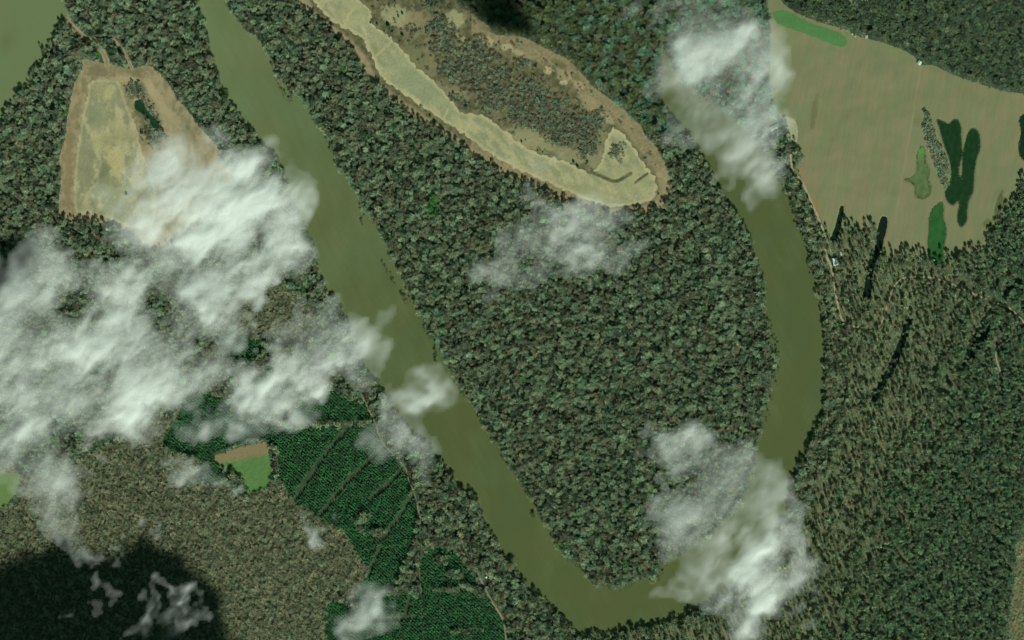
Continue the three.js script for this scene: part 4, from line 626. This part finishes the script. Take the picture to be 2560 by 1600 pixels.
cloud([[1290, 490, 45, 24, 0.42, 0.3], [1350, 520, 58, 34, 0.42], [1420, 500, 48, 26, 0.28], [1340, 590, 52, 20, 0.55, 0.2], [1390, 600, 44, 22, 0.42, 0.3], [1450, 560, 46, 36, 0.22], [1210, 640, 52, 42, 0.42], [1168, 655, 34, 24, 0.36], [1255, 600, 56, 34, 0.22, 0.6], [1410, 640, 26, 26, 0.2], [1292, 402, 34, 18, 0.18], [1250, 480, 20, 20, 0.2]], 'small thin white cloud below the tip of the peninsula clearing', { layers: 5, thick: 0.58 });
cloud([[1600, 1035, 60, 36, 0.36], [1550, 1060, 44, 34, 0.24], [1660, 1060, 50, 30, 0.36], [1700, 1110, 50, 36, 0.3], [1780, 1130, 55, 42, 0.42, -0.4], [1830, 1190, 36, 55, 0.38], [1700, 1170, 60, 34, 0.26], [1560, 1200, 56, 34, 0.22], [1620, 1220, 60, 34, 0.34], [1680, 1260, 80, 42, 0.46], [1700, 1330, 80, 46, 0.55], [1780, 1300, 55, 46, 0.8], [1840, 1300, 46, 55, 0.7], [1790, 1430, 58, 48, 1.1], [1770, 1390, 55, 36, 0.85], [1830, 1400, 28, 38, 0.55], [1600, 1385, 60, 12, 0.2, -0.5], [1872, 1290, 26, 46, 0.36], [1740, 1450, 34, 26, 0.45], [1860, 1350, 24, 40, 0.4]], 'white cloud over the southern bend of the lake', { thick: 0.6 });
cloud([[745, 1247, 14, 22, 0.32, -0.6], [768, 1275, 18, 12, 0.3]], 'tiny wisp over the edge of the brown wood', { layers: 4, res: 4 });
cloud([[862, 1455, 34, 40, 0.42, 0.4], [900, 1425, 32, 18, 0.32, ne], [830, 1490, 20, 22, 0.24]], 'small thin cloud over the southern pines', { layers: 4, res: 5 });
cloud([[450, 1112, 22, 26, 0.36], [425, 1085, 16, 14, 0.22], [500, 1140, 20, 14, 0.16], [560, 1160, 24, 14, 0.14]], 'small wisp beside the little green field', { layers: 4, res: 5 });
// low scraps of vapour drifting in the shade of the great cloud to the south
cloud([[330, 1243, 18, 16, 0.45, ne], [376, 1252, 14, 14, 0.3], [170, 1290, 30, 22, 0.4, 0.7], [190, 1320, 16, 22, 0.36], [218, 1330, 14, 14, 0.4], [276, 1310, 14, 12, 0.36], [232, 1380, 20, 10, 0.3, ne], [410, 1382, 24, 12, 0.5, -0.2], [430, 1400, 14, 18, 0.55], [448, 1415, 12, 10, 0.5], [370, 1370, 20, 16, 0.36, ne], [480, 1440, 18, 22, 0.52], [465, 1470, 30, 14, 0.36], [345, 1440, 10, 28, 0.5, 0.2], [330, 1455, 12, 20, 0.42], [318, 1492, 20, 16, 0.6], [400, 1490, 24, 20, 0.5], [405, 1450, 30, 20, 0.3], [220, 1430, 34, 24, 0.22], [150, 1460, 40, 20, 0.18], [100, 1390, 40, 30, 0.14], [270, 1400, 20, 12, 0.25]], 'low torn scraps of cloud over the shaded south-west corner', { y: 160, layers: 4, gap: 5, res: 4, fine: 0.4, thick: 0.3 });

// clouds beyond the frame, to the south, whose shadows fall into the picture
const sh = CLOUD_Y / Math.tan(SUN_EL), sx = Math.sin(SUN_AZ) * sh, sz = Math.cos(SUN_AZ) * sh;
function shadeCloud(list, label, thick = 14, hard = false) {                                    // list: [x, y, rx, ry, strength] of the shadow on the map
  const k = (EYE - CLOUD_Y) / EYE;
  cloud(list.map(([x, y, rx, ry, s, a]) => [((x - 1280 + sx) / k + 1280) / fr, ((y - 800 + sz) / k + 800) / fr, rx / k / fr / 1.32, ry / k / fr / 1.32, s, a]), label, { layers: 5, res: 10, thick, hard });
}
shadeCloud([[230, 1560, 220, 170, 1.4, 0.3], [400, 1450, 85, 85, 1.2], [450, 1560, 100, 120, 1.2], [60, 1540, 170, 110, 1.3], [170, 1440, 100, 60, 0.7], [0, 1700, 380, 160, 1.6], [380, 1720, 200, 130, 1.5]], 'thick white cloud south of the view whose shadow darkens the south-west corner', 1.7, true);
shadeCloud([[1215, 6, 62, 34, 0.9, 0.5], [1262, 42, 40, 26, 0.5, 0.5], [1180, -70, 110, 50, 1.0]], 'white cloud south of the view whose shadow lies on the north forest', 5);
shadeCloud([[-30, 612, 70, 34, 1.1], [-90, 640, 80, 50, 1.1]], 'cloud south-west of the view whose shadow lies on the west edge');
shadeCloud([[40, 120, 20, 60, 0.07, 0.5], [12, 225, 18, 30, 0.06]], 'thin cloud south of the view whose faint shadow lies on the north-west lake');

console.log(JSON.stringify(Object.fromEntries(Object.entries(spots).map(([k, v]) => [k, v.length]))), 'brush', brush.length, 'flooded', flooded.length);
renderer.render(scene, camera);
